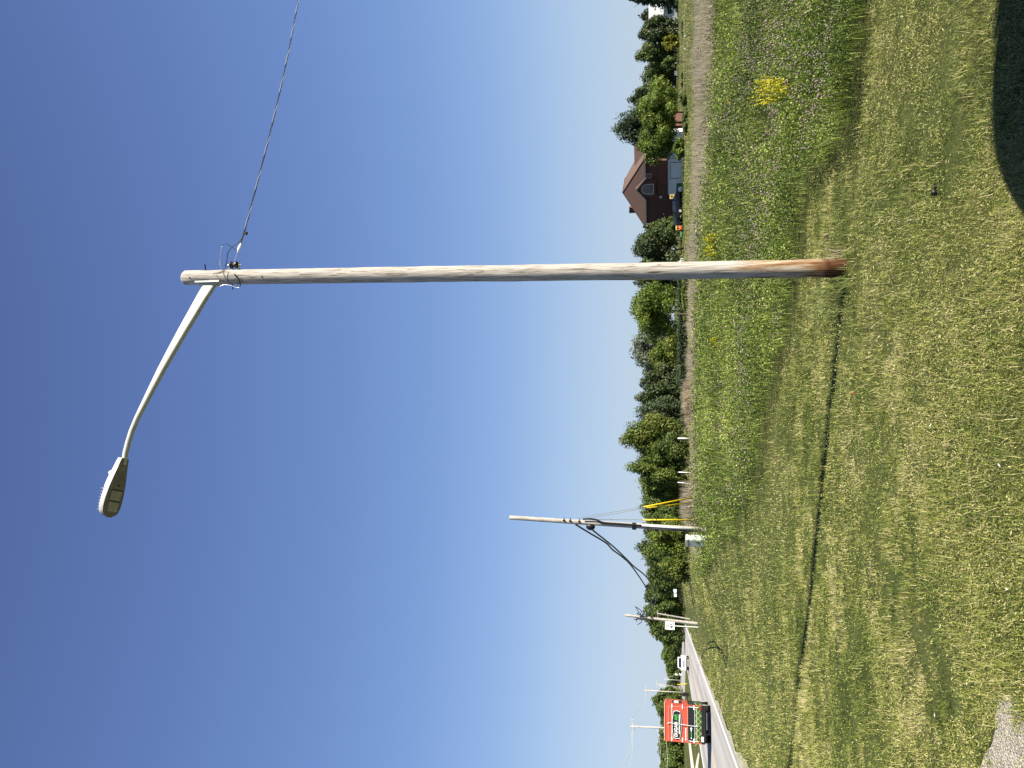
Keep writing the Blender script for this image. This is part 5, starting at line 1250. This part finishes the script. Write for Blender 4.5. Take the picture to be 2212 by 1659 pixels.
b = atY(1445, 154, 190); b.z = float(H(b.x, 190)); rt = thing('grey_shed', 'bluish-grey shed glimpsed through the trees at the back of the lawn', 'shed', b, R(10))
mb = MB(); mb.box((0, 0, 1.6), (5, 4, 3.2)); mb.build('wall', plain('shed_blue', (120, 135, 150), .8), rt); mb = MB(); mb.prism([(-2.4, 3.2), (2.4, 3.2), (0, 4.4)], 'x', -2.8, 2.8); mb.build('roof', M['siding'], rt)
# white boxes by the trees beyond the distant lawn
for i, (yy_, wd, lb) in enumerate(((1276, .55, 'right white box on a stand at the trees beyond the distant lawn'), (1280.5, .2, 'narrow middle white box at the trees beyond the distant lawn'), (1286, .72, 'left white box on a stand at the trees beyond the distant lawn'))):
    b = atY(1465, yy_, 168); b.z = float(H(b.x, 168)); rt = thing('yard_box', lb, 'box', b, R(14), 'white boxes beyond the distant lawn')
    t0 = atY(1454.8 + i * .6, yy_, 168).z - b.z; b0 = atY(1461.8, yy_, 168).z - b.z
    mb = MB(); mb.box((0, 0, (t0 + b0) / 2), (wd, .5, t0 - b0)); mb.build('box', M['siding'], rt, bevel=.02)
    for sx in (-1, 1): mb = MB(); mb.box((sx * wd * .4, 0, b0 / 2), (.06, .3, max(.1, b0))); mb.build('leg', M['dark_metal'], rt)
b = atY(1466, 1452, 300); mb = MB(); rt = thing('white_hut', 'small white gabled hut behind the white pickup', 'hut', (b.x, 300, 0), R(30))
mb.box((0, 0, 1.0), (2.6, 2.6, 2.0)); mb.build('wall', M['white'], rt); mb = MB(); mb.prism([(-1.4, 2.0), (1.4, 2.0), (0, 3.3)], 'x', -1.4, 1.4); mb.build('roof', M['siding'], rt)
mb = MB(); mb.box((0, -1.33, .8), (1.0, .06, 1.4)); mb.build('door', M['dark_metal'], rt)
b = gp(1471, 1337); mb = MB(); mb.box((0, 0, 1.3), (6.5, 4, 2.6)); 
rt = thing('red_shed', 'dark red shed behind the leaning pole', 'shed', (b.x, b.y, float(H(b.x, b.y))), R(15)); mb.build('wall', plain('shed_red', (92, 44, 40), .8), rt); mb = MB(); mb.prism([(-2.3, 2.6), (2.3, 2.6), (0, 3.9)], 'x', -3.5, 3.5); mb.build('roof', M['dark_metal'], rt)

# lawn fence posts with shadows on the far lawn
for i, (xb, yb, lb) in enumerate(((1506, 73, 'thin dark stick with a white tip on the far lawn, the right one'), (1504, 100, 'thin dark stick with a white tip on the far lawn, the left one'))):
    b = gp(xb, yb); t = atY(1481, yb + 5, b.y) - b; rt = thing('lawn_stick', lb, 'stake', b, 0, 'sticks on the far lawn')
    mb = MB(); mb.tube([(0, 0, -.05), t], .022, 8); mb.build('shaft', M['bark'], rt)
    mb = MB(); mb.tube([t, t * 1.12], .03, 8); mb.build('tip', M['white'], rt)
b = atY(1478, 680, 74); b.z = float(H(b.x, 74)); mb = MB(); mb.tube([(0, 0, -.1), (.05, 0, 1.0)], [.14, .1], 10); tag(mb.build('tree_stump', M['bark'], loc=b), 'short dark stump under the bright locust left of the lamp pole', 'stump')

# litter on the mown strip
def litter(name, label, cat, x, y, mat, size, seed, n=6):
    b = gp(x, y); r0 = np.random.default_rng(seed); mb = MB(); size *= .7
    pts = []; 
    for i in range(n):
        a = 2 * math.pi * i / n; rr = size * (.6 + .5 * r0.random()); pts.append((rr * math.cos(a), rr * math.sin(a), .035 + .02 * r0.random()))
    top = [(0, 0, .035 + size * .45)]; mb.add(pts + top, [(i, (i + 1) % n, n) for i in range(n)] + [tuple(range(n))[::-1]])
    tag(mb.build(name, mat, loc=b), label, cat)
litter('orange_scrap', 'small bright orange scrap in the mown grass', 'litter', 1851, 848, M['orange'], .035, 1)
litter('paper_scrap', 'largest white paper scrap in the mown grass', 'litter', 2021, 918, M['white'], .030, 2)
litter('paper_scrap', 'tiny white scrap in the grass near the bottom right', 'litter', 2172, 1005, M['white'], .018, 3)
litter('pebble', 'pale stone in the grass above the gravel patch', 'stone', 2030, 1546, M['concrete'], .035, 4)
litter('pebble', 'pale stone near the bottom edge of the grass', 'stone', 2190, 1275, M['concrete'], .025, 5)
b = gp(2030, 415); rt = thing('black_plastic_cap', 'crumpled black plastic cap lying in the mown grass', 'litter', b)
mb = MB(); mb.tube([(0, 0, .02), (0, .01, .05), (.004, .012, .066)], [.028, .026, .018], 14); mb.build('cap', M['black'], rt, smooth=True)
mb = MB(); mb.tube([(.02, 0, .03), (.06, .01, .045), (.09, .03, .03)], [.012, .009, .006], 8); mb.build('tail', M['black'], rt, smooth=True)
